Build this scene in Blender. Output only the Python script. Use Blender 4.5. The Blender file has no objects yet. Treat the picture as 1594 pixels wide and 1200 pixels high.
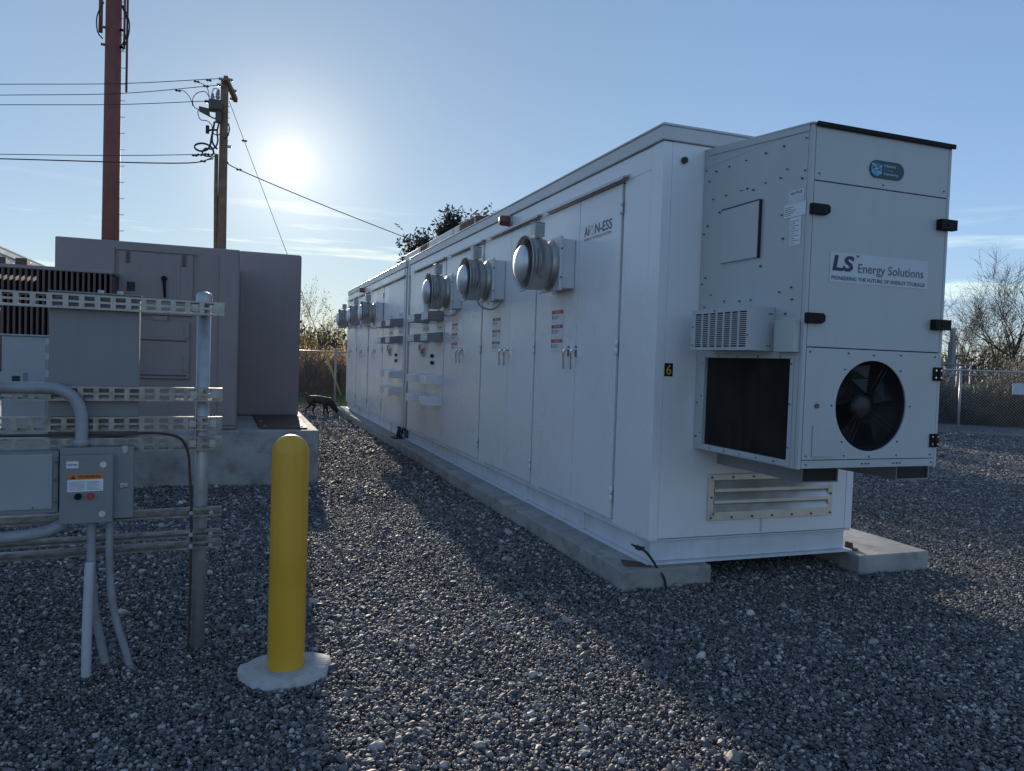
import bpy, bmesh, math, random
from mathutils import Vector, Matrix, Euler, noise as mnoise
R = math.radians
sc = bpy.context.scene
col = sc.collection

# ------------------------------------------------------------------ camera, light, exposure
cam_d = bpy.data.cameras.new("camera"); cam = bpy.data.objects.new("camera", cam_d); col.objects.link(cam)
sc.camera = cam
YAW, PITCH, ROLL, FPX = R(20.148), R(1.946), R(1.913), 1169.76
fw = Vector((math.sin(YAW)*math.cos(PITCH), math.cos(YAW)*math.cos(PITCH), -math.sin(PITCH)))
rt = Vector((math.cos(YAW), -math.sin(YAW), 0)); up = rt.cross(fw)
rt2 = rt*math.cos(ROLL) + up*math.sin(ROLL); up2 = -rt*math.sin(ROLL) + up*math.cos(ROLL)
cam.matrix_world = Matrix(((rt2.x, up2.x, -fw.x, 0), (rt2.y, up2.y, -fw.y, 0), (rt2.z, up2.z, -fw.z, 1.5), (0, 0, 0, 1)))
cam_d.sensor_width = 36; cam_d.lens = 36*FPX/1594
cam_d.clip_start = 0.05; cam_d.clip_end = 3000

SUN_AZ, SUN_EL = R(3.25), R(13.5)
sun_dir = Vector((math.sin(SUN_AZ)*math.cos(SUN_EL), math.cos(SUN_AZ)*math.cos(SUN_EL), math.sin(SUN_EL)))
world = bpy.data.worlds.new("World"); sc.world = world; world.use_nodes = True
wn = world.node_tree; wn.nodes.clear(); wl = wn.links
def wnode(t, **k):
    n = wn.nodes.new(t)
    for a, b in k.items(): setattr(n, a, b)
    return n
sky = wnode('ShaderNodeTexSky', sky_type='NISHITA', sun_disc=False, sun_elevation=SUN_EL, sun_rotation=SUN_AZ,
            air_density=1.0, dust_density=0.0, ozone_density=4.0, altitude=100)
tc = wnode('ShaderNodeTexCoord')
nrm = wnode('ShaderNodeVectorMath', operation='NORMALIZE'); wl.new(tc.outputs['Generated'], nrm.inputs[0])
dot = wnode('ShaderNodeVectorMath', operation='DOT_PRODUCT'); dot.inputs[1].default_value = sun_dir
wl.new(nrm.outputs[0], dot.inputs[0])
def wmath(op, a, b=None, clamp=False):
    n = wnode('ShaderNodeMath', operation=op); n.use_clamp = clamp
    for i, v in enumerate((a, b)):
        if v is None: continue
        if isinstance(v, (int, float)): n.inputs[i].default_value = v
        else: wl.new(v, n.inputs[i])
    return n.outputs[0]
dc = wmath('MAXIMUM', dot.outputs['Value'], 0.0)
# aureole of the hazy air round the sun
glow = wmath('ADD', wmath('MULTIPLY', wmath('POWER', dc, 3500.0), 3.0),
             wmath('ADD', wmath('MULTIPLY', wmath('POWER', dc, 300.0), 3.0), wmath('MULTIPLY', wmath('POWER', dc, 45.0), 1.0)))
gcol = wnode('ShaderNodeMix', data_type='RGBA', blend_type='MULTIPLY'); gcol.inputs[0].default_value = 1
gcol.inputs[6].default_value = (1.0, 0.86, 0.64, 1); wl.new(glow, gcol.inputs[7])
add = wnode('ShaderNodeMix', data_type='RGBA', blend_type='ADD'); add.inputs[0].default_value = 1
sg = wnode('ShaderNodeGamma'); sg.inputs[1].default_value = .60; wl.new(sky.outputs[0], sg.inputs[0])
sk2 = wnode('ShaderNodeMix', data_type='RGBA', blend_type='MULTIPLY'); sk2.inputs[0].default_value = 1; wl.new(sg.outputs[0], sk2.inputs[6]); sk2.inputs[7].default_value = (1.86, 1.98, 2.30, 1)
hz = wnode('ShaderNodeMix', data_type='RGBA', blend_type='MULTIPLY'); wl.new(wmath('POWER', dc, 5.0), hz.inputs[0]); wl.new(sk2.outputs[2], hz.inputs[6]); hz.inputs[7].default_value = (1.0, .88, .74, 1)   # milky air towards the sun
wl.new(hz.outputs[2], add.inputs[6]); wl.new(gcol.outputs[2], add.inputs[7])
# thin streaks of cirrus low over the horizon
sep = wnode('ShaderNodeSeparateXYZ'); wl.new(nrm.outputs[0], sep.inputs[0])
mp = wnode('ShaderNodeMapping'); mp.inputs['Scale'].default_value = (3.2, 3.2, 46); mp.inputs['Rotation'].default_value = (R(1.2), R(7), 0)
mp.inputs['Location'].default_value = (1.3, 0.4, 0.9)
wl.new(nrm.outputs[0], mp.inputs[0])
cn = wnode('ShaderNodeTexNoise'); cn.inputs['Scale'].default_value = 1.0; cn.inputs['Detail'].default_value = 7; cn.inputs['Roughness'].default_value = .58
wl.new(mp.outputs[0], cn.inputs['Vector'])
cr = wnode('ShaderNodeMapRange'); cr.inputs[1].default_value = .55; cr.inputs[2].default_value = .70; wl.new(cn.outputs['Fac'], cr.inputs[0])
e1 = wnode('ShaderNodeMapRange'); e1.inputs[1].default_value = .045; e1.inputs[2].default_value = .09; wl.new(sep.outputs[2], e1.inputs[0])
e2 = wnode('ShaderNodeMapRange'); e2.inputs[1].default_value = .20; e2.inputs[2].default_value = .145; wl.new(sep.outputs[2], e2.inputs[0])
cm = wmath('MULTIPLY', wmath('MULTIPLY', cr.outputs[0], e1.outputs[0]), wmath('MULTIPLY', e2.outputs[0], .8))
cl = wnode('ShaderNodeMix', data_type='RGBA', blend_type='MIX'); wl.new(cm, cl.inputs[0]); wl.new(add.outputs[2], cl.inputs[6])
cb = wnode('ShaderNodeMix', data_type='RGBA', blend_type='MULTIPLY'); cb.inputs[0].default_value = 1
wl.new(add.outputs[2], cb.inputs[6]); cb.inputs[7].default_value = (1.9, 1.6, 1.2, 1); wl.new(cb.outputs[2], cl.inputs[7])
bg = wnode('ShaderNodeBackground'); bg.inputs[1].default_value = 0.1; wl.new(cl.outputs[2], bg.inputs[0])
wo = wnode('ShaderNodeOutputWorld'); wl.new(bg.outputs[0], wo.inputs[0])

sl = bpy.data.lights.new("sun", 'SUN'); sl.energy = 4.6; sl.angle = R(0.53); sl.color = (1.0, .88, .72)
so = bpy.data.objects.new("sun", sl); col.objects.link(so); so.location = sun_dir*60
so.rotation_euler = (-sun_dir).to_track_quat('-Z', 'Y').to_euler()
vs = sc.view_settings
vs.view_transform = 'Standard'; vs.look = 'None'; vs.gamma = 1; vs.use_curve_mapping = False; vs.exposure = 0.42

# ------------------------------------------------------------------ pixel helper (measuring only; gives world points on planes)
def ray(x, y):
    return rt2*((x-797)/FPX) - up2*((y-600)/FPX) + fw
def onp(ax, val, x, y):
    o = Vector((0, 0, 1.5)); d = ray(x, y); return o + d*((val-o[ax])/d[ax])

# ------------------------------------------------------------------ materials
def mat(name, c, rough=.5, metal=0., var=.12, scale=3., bump=0., bscale=60., spec=.5, dirt=None, streak=0., trans=None, coat=0., rvar=.08):
    m = bpy.data.materials.new(name); m.use_nodes = True
    nt = m.node_tree; L = nt.links; b = nt.nodes['Principled BSDF']
    b.inputs['Roughness'].default_value = rough; b.inputs['Metallic'].default_value = metal
    b.inputs['Specular IOR Level'].default_value = spec; b.inputs['Coat Weight'].default_value = coat
    if coat: b.inputs['Coat Roughness'].default_value = .15
    g = nt.nodes.new('ShaderNodeTexCoord')
    n = nt.nodes.new('ShaderNodeTexNoise'); n.inputs['Scale'].default_value = scale; n.inputs['Detail'].default_value = 6
    L.new(g.outputs['Object'], n.inputs['Vector'])
    rp = nt.nodes.new('ShaderNodeMapRange'); rp.inputs[1].default_value = .3; rp.inputs[2].default_value = .7
    rp.inputs[3].default_value = 1-var; rp.inputs[4].default_value = 1+var; L.new(n.outputs['Fac'], rp.inputs[0])
    mx = nt.nodes.new('ShaderNodeMix'); mx.data_type = 'RGBA'; mx.blend_type = 'MULTIPLY'; mx.inputs[0].default_value = 1
    mx.inputs[6].default_value = (*c, 1); L.new(rp.outputs[0], mx.inputs[7])
    out = mx.outputs[2]
    if streak:
        mp = nt.nodes.new('ShaderNodeMapping'); mp.inputs['Scale'].default_value = (14, 14, .7); L.new(g.outputs['Object'], mp.inputs[0])
        n2 = nt.nodes.new('ShaderNodeTexNoise'); n2.inputs['Scale'].default_value = 1; n2.inputs['Detail'].default_value = 5; L.new(mp.outputs[0], n2.inputs['Vector'])
        r2 = nt.nodes.new('ShaderNodeMapRange'); r2.inputs[1].default_value = .52; r2.inputs[2].default_value = .8; r2.inputs[4].default_value = streak
        L.new(n2.outputs['Fac'], r2.inputs[0])
        m2 = nt.nodes.new('ShaderNodeMix'); m2.data_type = 'RGBA'; L.new(r2.outputs[0], m2.inputs[0]); L.new(out, m2.inputs[6])
        m2.inputs[7].default_value = (*(dirt or (.25, .22, .17)), 1); out = m2.outputs[2]
    elif dirt:
        n2 = nt.nodes.new('ShaderNodeTexNoise'); n2.inputs['Scale'].default_value = scale*2.3; n2.inputs['Detail'].default_value = 8; L.new(g.outputs['Object'], n2.inputs['Vector'])
        r2 = nt.nodes.new('ShaderNodeMapRange'); r2.inputs[1].default_value = .5; r2.inputs[2].default_value = .72; r2.inputs[4].default_value = .8; L.new(n2.outputs['Fac'], r2.inputs[0])
        m2 = nt.nodes.new('ShaderNodeMix'); m2.data_type = 'RGBA'; L.new(r2.outputs[0], m2.inputs[0]); L.new(out, m2.inputs[6]); m2.inputs[7].default_value = (*dirt, 1); out = m2.outputs[2]
    L.new(out, b.inputs['Base Color'])
    if rvar:
        r3 = nt.nodes.new('ShaderNodeMapRange'); r3.inputs[1].default_value = .3; r3.inputs[2].default_value = .7
        r3.inputs[3].default_value = max(0.02, rough-rvar); r3.inputs[4].default_value = min(1, rough+rvar); L.new(n.outputs['Fac'], r3.inputs[0]); L.new(r3.outputs[0], b.inputs['Roughness'])
    if bump:
        n3 = nt.nodes.new('ShaderNodeTexNoise'); n3.inputs['Scale'].default_value = bscale; n3.inputs['Detail'].default_value = 4; L.new(g.outputs['Object'], n3.inputs['Vector'])
        bp = nt.nodes.new('ShaderNodeBump'); bp.inputs['Strength'].default_value = bump; bp.inputs['Distance'].default_value = .01
        L.new(n3.outputs['Fac'], bp.inputs['Height']); L.new(bp.outputs[0], b.inputs['Normal'])
    if trans:
        tr = nt.nodes.new('ShaderNodeBsdfTranslucent'); L.new(out, tr.inputs['Color'])
        ms = nt.nodes.new('ShaderNodeMixShader'); ms.inputs[0].default_value = trans
        L.new(b.outputs[0], ms.inputs[1]); L.new(tr.outputs[0], ms.inputs[2])
        L.new(ms.outputs[0], nt.nodes['Material Output'].inputs[0])
    return m
M = dict(
    white=mat('white_powder_coat', (.80, .81, .82), .3, var=.025, scale=1.3, streak=.03, dirt=(.45, .42, .37), bump=.16, bscale=1.7),
    frame=mat('white_beam_paint', (.64, .67, .70), .42, var=.07, scale=4, streak=.25, dirt=(.33, .29, .24)),
    trim=mat('roof_trim_paint', (.56, .56, .55), .35, var=.06),
    acpaint=mat('cooler_powder_coat', (.47, .50, .505), .42, var=.05, scale=1.5, streak=.12, dirt=(.33, .32, .28)),
    gap=mat('dark_gap', (.03, .032, .04), .8, var=.2),
    rubber=mat('black_rubber', (.018, .018, .02), .6, var=.2),
    blackpl=mat('black_plastic', (.012, .012, .012), .6, var=.2, scale=20, spec=.2),
    stainless=mat('spun_stainless', (.50, .48, .45), .5, .9, var=.12, scale=6, bump=.04, bscale=14),
    alu=mat('aluminium', (.66, .63, .58), .45, .8, var=.10, scale=9),
    chrome=mat('chrome', (.75, .75, .76), .14, 1., var=.06),
    galv=mat('galvanised_steel', (.42, .42, .42), .42, .4, var=.14, scale=18), dome=mat('dome_metal', (.66, .67, .68), .48, .7, var=.05), zinc=mat('strut_zinc', (.30, .29, .28), .34, .8, var=.28, scale=22),
    screw=mat('dark_screw', (.10, .105, .11), .5, .4),
    grey=mat('grey_enclosure_paint', (.21, .22, .225), .42, var=.06, scale=4, streak=.1, dirt=(.12, .115, .1)),
    grey2=mat('light_grey_enclosure_paint', (.33, .345, .36), .4, var=.06, scale=4),
    xfmr=mat('transformer_paint', (.30, .24, .23), .5, var=.08, scale=2.2, streak=.2, dirt=(.15, .12, .11), bump=.05, bscale=30),
    xfin=mat('radiator_paint', (.12, .075, .07), .6, var=.15, scale=6),
    concrete=mat('concrete', (.34, .33, .31), .85, var=.22, scale=3.2, dirt=(.20, .18, .155), bump=.4, bscale=70),
    collar=mat('pale_concrete', (.47, .46, .43), .9, var=.12, scale=9, dirt=(.34, .32, .29), bump=.5, bscale=60),
    yellow=mat('yellow_bollard_sleeve', (.66, .36, .03), .4, var=.07, scale=3, streak=.3, dirt=(.34, .19, .05), bump=.05, bscale=14),
    rust=mat('rusty_steel', (.10, .058, .042), .75, var=.3, scale=8, dirt=(.16, .08, .045), bump=.1),
    corten=mat('rust_brown_pole', (.22, .075, .055), .7, var=.2, scale=1.5),
    wood=mat('weathered_pole_wood', (.22, .135, .08), .85, var=.25, scale=5, streak=.4, dirt=(.07, .045, .03), bump=.2, bscale=30),
    gear=mat('pole_switchgear', (.09, .085, .07), .6), wire=mat('black_wire', (.025, .025, .027), .55),
    porcelain=mat('grey_porcelain', (.30, .31, .32), .3),
    pvc=mat('grey_pvc', (.30, .315, .33), .45, var=.08, scale=6, dirt=(.22, .21, .2)),
    pvcw=mat('pale_pvc', (.46, .48, .50), .45, var=.08, scale=6),
    browncable=mat('brown_cable', (.06, .038, .026), .55, var=.3, scale=12),
    copper=mat('dull_grey_lug', (.07, .065, .06), .5, .5, var=.3, scale=30),
    bronze=mat('beacon_lens', (.17, .05, .022), .25, coat=.4),
    redlens=mat('red_beacon_lens', (.26, .018, .022), .2, coat=.5),
    label=mat('white_label', (.70, .72, .76), .4, var=.03),
    labelpale=mat('pale_label', (.55, .58, .62), .4, var=.05),
    ink=mat('navy_ink', (.018, .025, .07), .5, var=.05),
    inkgrey=mat('grey_ink', (.10, .115, .14), .5, var=.1),
    inkblack=mat('black_ink', (.012, .012, .014), .5),
    red=mat('label_red', (.46, .045, .03), .45, var=.08),
    orange=mat('label_orange', (.62, .17, .03), .45, var=.08),
    teal=mat('badge_teal', (.012, .045, .062), .35),
    badgeblue=mat('badge_blue', (.10, .36, .52), .4),
    gold=mat('gold_numeral', (.62, .36, .03), .45),
    coil=mat('coil_fins', (.032, .027, .023), .75, var=.45, scale=5, streak=.6, dirt=(.06, .05, .04)),
    darkin=mat('dark_interior', (.012, .012, .013), .6),
    fanblade=mat('fan_blade', (.016, .0165, .017), .5, var=.2),
    hoodgrey=mat('grey_hood_paint', (.25, .255, .27), .42, var=.08),
    bark=mat('bark', (.05, .04, .033), .9, var=.3, scale=4, bump=.2),
    twig=mat('twig', (.055, .043, .032), .9, var=.3, scale=2),
    leafy=mat('spring_leaf', (.30, .26, .10), .6, var=.35, scale=1.2, trans=.7),
    leafd=mat('dark_leaf', (.045, .05, .03), .55, var=.35, scale=1.5, trans=.25),
    dry=mat('dry_stem', (.55, .40, .26), .85, var=.35, scale=1.0, trans=.8),
    grass=mat('grass_blade', (.10, .14, .03), .6, var=.35, scale=.8, trans=.45),
    fur=mat('black_fur', (.04, .033, .03), .6, var=.3, scale=20, bump=.3, bscale=80),
    fur2=mat('pale_fur', (.35, .30, .25), .8),
    yguard=mat('yellow_guy_guard', (.62, .42, .07), .5),
    tarp=mat('blue_grey_sheet', (.14, .17, .23), .5, var=.15, scale=1),
)
def stones_mat():
    m = bpy.data.materials.new('crushed_stone'); m.use_nodes = True; nt = m.node_tree; L = nt.links; b = nt.nodes['Principled BSDF']
    oi = nt.nodes.new('ShaderNodeObjectInfo'); r = nt.nodes.new('ShaderNodeValToRGB'); L.new(oi.outputs['Random'], r.inputs[0])
    cs = [(.0, (.052, .048, .050)), (.25, (.092, .085, .086)), (.5, (.142, .130, .128)), (.72, (.195, .176, .163)), (.84, (.28, .252, .226)), (.95, (.43, .395, .35)), (1, (.58, .535, .48))]
    r.color_ramp.elements[0].position = 0; r.color_ramp.elements[0].color = (*cs[0][1], 1)
    r.color_ramp.elements[1].position = 1; r.color_ramp.elements[1].color = (*cs[-1][1], 1)
    for p, c in cs[1:-1]:
        e = r.color_ramp.elements.new(p); e.color = (*c, 1)
    g = nt.nodes.new('ShaderNodeTexCoord'); n = nt.nodes.new('ShaderNodeTexNoise'); n.inputs['Scale'].default_value = 2.5; n.inputs['Detail'].default_value = 5; L.new(g.outputs['Object'], n.inputs['Vector'])
    mr = nt.nodes.new('ShaderNodeMapRange'); mr.inputs[1].default_value = .3; mr.inputs[2].default_value = .7; mr.inputs[3].default_value = .78; mr.inputs[4].default_value = 1.2; L.new(n.outputs['Fac'], mr.inputs[0])
    mx = nt.nodes.new('ShaderNodeMix'); mx.data_type = 'RGBA'; mx.blend_type = 'MULTIPLY'; mx.inputs[0].default_value = 1; L.new(r.outputs[0], mx.inputs[6]); L.new(mr.outputs[0], mx.inputs[7]); L.new(mx.outputs[2], b.inputs['Base Color'])
    b.inputs['Roughness'].default_value = .64; b.inputs['Specular IOR Level'].default_value = .38
    return m
def gravel_mat():
    m = bpy.data.materials.new('gravel_ground'); m.use_nodes = True; nt = m.node_tree; L = nt.links; b = nt.nodes['Principled BSDF']
    g = nt.nodes.new('ShaderNodeTexCoord')
    v = nt.nodes.new('ShaderNodeTexVoronoi'); v.inputs['Scale'].default_value = 30; L.new(g.outputs['Object'], v.inputs['Vector'])
    r = nt.nodes.new('ShaderNodeValToRGB'); sp = nt.nodes.new('ShaderNodeSeparateColor'); L.new(v.outputs['Color'], sp.inputs[0]); L.new(sp.outputs[0], r.inputs[0])
    r.color_ramp.elements[0].color = (.06, .062, .068, 1); r.color_ramp.elements[1].color = (.30, .28, .26, 1)
    e = r.color_ramp.elements.new(.6); e.color = (.15, .147, .148, 1)
    L.new(r.outputs[0], b.inputs['Base Color']); b.inputs['Roughness'].default_value = .85; b.inputs['Specular IOR Level'].default_value = .2
    mr = nt.nodes.new('ShaderNodeMath'); mr.operation = 'SUBTRACT'; mr.inputs[0].default_value = 1; L.new(v.outputs['Distance'], mr.inputs[1])
    bp = nt.nodes.new('ShaderNodeBump'); bp.inputs['Strength'].default_value = 1; bp.inputs['Distance'].default_value = .03; L.new(mr.outputs[0], bp.inputs['Height']); L.new(bp.outputs[0], b.inputs['Normal'])
    return m
M['stone'] = stones_mat(); M['gravel'] = gravel_mat()
M['field'] = mat('field_grass', (.085, .10, .03), .9, var=.4, scale=.35, dirt=(.13, .105, .05), bump=.4, bscale=9)

# ------------------------------------------------------------------ mesh helpers
class MB:
    def __init__(s): s.v, s.f, s.mi, s.cur, s.sm = [], [], [], 0, []
    def face(s, idx, smooth=False): s.f.append(idx); s.mi.append(s.cur); s.sm.append(smooth)
    def box(s, x0, x1, y0, y1, z0, z1):
        b = len(s.v)
        s.v += [(x0, y0, z0), (x1, y0, z0), (x1, y1, z0), (x0, y1, z0), (x0, y0, z1), (x1, y0, z1), (x1, y1, z1), (x0, y1, z1)]
        for q in ((0, 3, 2, 1), (4, 5, 6, 7), (0, 1, 5, 4), (1, 2, 6, 5), (2, 3, 7, 6), (3, 0, 4, 7)): s.face([b+i for i in q])
        return s
    def hexa(s, pts):
        b = len(s.v); s.v += [tuple(p) for p in pts]
        for q in ((0, 3, 2, 1), (4, 5, 6, 7), (0, 1, 5, 4), (1, 2, 6, 5), (2, 3, 7, 6), (3, 0, 4, 7)): s.face([b+i for i in q])
        return s
    def quad(s, a, b, c, d):
        n = len(s.v); s.v += [tuple(a), tuple(b), tuple(c), tuple(d)]; s.face([n, n+1, n+2, n+3]); return s
    def tri(s, a, b, c):
        n = len(s.v); s.v += [tuple(a), tuple(b), tuple(c)]; s.face([n, n+1, n+2]); return s
    def tube(s, pts, r, n=8, caps=True, smooth=True):
        pts = [Vector(p) for p in pts]; k = len(pts); b = len(s.v)
        rs = r if isinstance(r, (list, tuple)) else [r]*k
        ref = None
        for i, p in enumerate(pts):
            t = (pts[min(i+1, k-1)]-pts[max(i-1, 0)])
            if t.length < 1e-9: t = Vector((0, 0, 1))
            t.normalize()
            if ref is None:
                ref = Vector((0, 0, 1)) if abs(t.z) < .9 else Vector((1, 0, 0))
            u = ref - t*ref.dot(t)
            if u.length < 1e-6: u = Vector((0, 1, 0)) - t*t.y
            u.normalize(); ref = u; w = t.cross(u)
            for j in range(n):
                a = 2*math.pi*j/n
                q = p + (u*math.cos(a) + w*math.sin(a))*rs[i]; s.v.append((q.x, q.y, q.z))
        for i in range(k-1):
            for j in range(n):
                a, c = b+i*n+j, b+i*n+(j+1) % n
                s.face([a, c, c+n, a+n], smooth)
        if caps:
            s.face([b+j for j in reversed(range(n))]); s.face([b+(k-1)*n+j for j in range(n)])
        return s
    def cyl(s, p0, p1, r, n=12, r1=None): return s.tube([p0, p1], [r, r if r1 is None else r1], n)
    def lathe(s, prof, o, ax, n=32, smooth=True):     # prof: (distance along ax, radius)
        o = Vector(o); ax = Vector(ax).normalized()
        u = (Vector((0, 0, 1)) if abs(ax.z) < .9 else Vector((1, 0, 0))); u = (u-ax*u.dot(ax)).normalized(); w = ax.cross(u); b = len(s.v)
        for d, r in prof:
            for j in range(n):
                a = 2*math.pi*j/n; q = o+ax*d+(u*math.cos(a)+w*math.sin(a))*max(r, 1e-5); s.v.append((q.x, q.y, q.z))
        for i in range(len(prof)-1):
            for j in range(n):
                a, c = b+i*n+j, b+i*n+(j+1) % n; s.face([a, c, c+n, a+n], smooth)
        return s
    def prism(s, poly, ax, a0, a1):                   # poly in the two other axes (cyclic order), extruded along ax
        b = len(s.v); k = len(poly)
        for a in (a0, a1):
            for p, q in poly:
                s.v.append({0: (a, p, q), 1: (p, a, q), 2: (p, q, a)}[ax])
        s.face(list(reversed([b+i for i in range(k)]))); s.face([b+k+i for i in range(k)])
        for i in range(k): s.face([b+i, b+(i+1) % k, b+k+(i+1) % k, b+k+i])
        return s
    def mat(s, i): s.cur = i; return s
    def build(s, name, mats, parent=None, bevel=0., fix=True, segs=2, solid=0.):
        me = bpy.data.meshes.new(name)
        o0 = ORG.get(parent.name, Vector((0, 0, 0))) if parent else Vector((0, 0, 0))
        vv = [(x-o0.x, y-o0.y, z-o0.z) for x, y, z in s.v] if o0.length else s.v
        me.from_pydata(vv, [], s.f)
        for m in (mats if isinstance(mats, (list, tuple)) else [mats]): me.materials.append(m)
        me.polygons.foreach_set('material_index', s.mi); me.polygons.foreach_set('use_smooth', s.sm)
        if fix:
            bm = bmesh.new(); bm.from_mesh(me); bmesh.ops.recalc_face_normals(bm, faces=bm.faces); bm.to_mesh(me); bm.free()
        me.update()
        o = bpy.data.objects.new(name, me); col.objects.link(o)
        if parent: o.parent = parent; ORG[o.name] = o0
        if bevel:
            md = o.modifiers.new('bevel', 'BEVEL'); md.width = bevel; md.segments = segs; md.limit_method = 'ANGLE'; md.angle_limit = R(40); md.harden_normals = False
        if solid:
            md = o.modifiers.new('solid', 'SOLIDIFY'); md.thickness = solid; md.offset = 0
        return o
ORG = {}
def thing(name, label, cat, loc=(0, 0, 0), rz=0., group=None, local=False):
    o = bpy.data.objects.new(name, None); col.objects.link(o); o.empty_display_size = .2
    o.location = loc; o.rotation_euler = (0, 0, rz); o['label'] = label; o['category'] = cat
    if group: o['group'] = group
    ORG[o.name] = Vector((0, 0, 0)) if local else Vector(loc)
    return o
def tag(o, label, cat, group=None):
    o['label'] = label; o['category'] = cat
    if group: o['group'] = group
    return o
def struct(o): o['kind'] = 'structure'; return o
def stuff(o): o['kind'] = 'stuff'; return o
KIDS = {}
def copy_tree(o, parent=None):
    c = o.copy(); col.objects.link(c)
    if parent: c.parent = parent
    for ch in o.children: copy_tree(ch, c)
    return c
def text(body, w, h, p0, ux, uy, m, name, parent, thick=.0006, bold=0., shear=0.):
    """lettering fitted to a w x h rectangle whose lower left corner is p0"""
    cu = bpy.data.curves.new('t', 'FONT'); cu.body = body; cu.size = 1; cu.extrude = 0; cu.offset = bold; cu.shear = shear; cu.resolution_u = 3
    to = bpy.data.objects.new('t', cu); col.objects.link(to)
    dg = bpy.context.evaluated_depsgraph_get(); dg.update()
    me = bpy.data.meshes.new_from_object(to.evaluated_get(dg))
    bpy.data.objects.remove(to); bpy.data.curves.remove(cu)
    xs = [v.co.x for v in me.vertices]; ys = [v.co.y for v in me.vertices]
    x0, x1, y0, y1 = min(xs), max(xs), min(ys), max(ys)
    ux, uy, p0 = Vector(ux), Vector(uy), Vector(p0); o0 = ORG.get(parent.name, Vector((0, 0, 0)))
    for v in me.vertices:
        v.co = p0 + ux*((v.co.x-x0)/(x1-x0)*w) + uy*((v.co.y-y0)/(y1-y0)*h) - o0
    me.materials.append(m); o = bpy.data.objects.new(name, me); col.objects.link(o); o.parent = parent; ORG[o.name] = o0
    return o
def arc(c, r, a0, a1, n, u, v):
    c, u, v = Vector(c), Vector(u), Vector(v)
    return [c + u*(r*math.cos(R(a0+(a1-a0)*i/n))) + v*(r*math.sin(R(a0+(a1-a0)*i/n))) for i in range(n+1)]
def smoothpath(pts, n=6):
    P = [Vector(p) for p in pts]; P = [P[0]*2-P[1]] + P + [P[-1]*2-P[-2]]; out = []
    for i in range(1, len(P)-2):
        for j in range(n):
            t = j/n; a, b, c, d = P[i-1:i+3]
            out.append(.5*((2*b)+(c-a)*t+(2*a-5*b+4*c-d)*t*t+(3*b-a-3*c+d)*t**3))
    out.append(P[-2]); return out

# ------------------------------------------------------------------ setting: ground
FA, FB = Vector((16.988, 14.365, 0)), Vector((18.461, 13.144, 0))      # right-hand fence line on the ground
fd = (FA-FB).normalized()
FC = FA + fd*9.0                                                       # its hidden corner behind the container
FL0 = Vector((-9.0, 21.6, 0)); FL1 = Vector((FC.x, 22.6, 0)) if FC.y < 22.6 else FC
FB2 = FB - fd*10
g = MB(); S = 1500
g.quad((-S, -S, -.08), (S, -S, -.08), (S, S, -.08), (-S, S, -.08)); struct(g.build('grass_field', M['field']))
g = MB(); oN = Vector((-fd.y, fd.x, 0))*-5.0
poly = [(-26, -14), (36, -14), (FB2.x+oN.x, FB2.y+oN.y), (FC.x+oN.x, FC.y+oN.y), (FL1.x, 22.4), (-26, 21.6)]
n0 = len(g.v); g.v += [(x, y, -.052) for x, y in poly]; g.face(list(range(len(poly)))); struct(g.build('gravel_yard', M['gravel']))

# pads
PADX0 = 2.43
def rough_slab(name, x0, x1, y0, y1, z1, m, seed, jit=.008, step=.35, z0=-.05):
    rr = random.Random(seed); b = MB(); nx = max(2, int((x1-x0)/step)); ny = max(2, int((y1-y0)/step))
    ring = [(x0+(x1-x0)*i/nx, y0) for i in range(nx)] + [(x1, y0+(y1-y0)*i/ny) for i in range(ny)] + [(x1-(x1-x0)*i/nx, y1) for i in range(nx)] + [(x0, y1-(y1-y0)*i/ny) for i in range(ny)]
    ring = [(x+rr.uniform(-jit, jit), y+rr.uniform(-jit, jit)) for x, y in ring]; k = len(ring)
    b.v += [(x, y, z0) for x, y in ring] + [(x, y, z1) for x, y in ring]
    b.face(list(reversed(range(k)))); b.face([k+i for i in range(k)])
    for i in range(k): b.face([i, (i+1) % k, k+(i+1) % k, k+i])
    return struct(b.build(name, m, bevel=.012, segs=2))
rough_slab('concrete_strip', PADX0, 3.12, 4.36, 11.55, .128, M['concrete'], 1, .011, .16)
rough_slab('concrete_strip', PADX0+.005, 3.12, 11.565, 20.25, .125, M['concrete'], 2, .011, .16)
rough_slab('concrete_strip', 4.38, 5.08, 4.30, 20.2, .128, M['concrete'], 3, .008, .2)
struct(MB().box(-3.3, .909, 8.888, 12.5, -.05, .61).build('concrete_pad', M['concrete'], bevel=.018))

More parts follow.
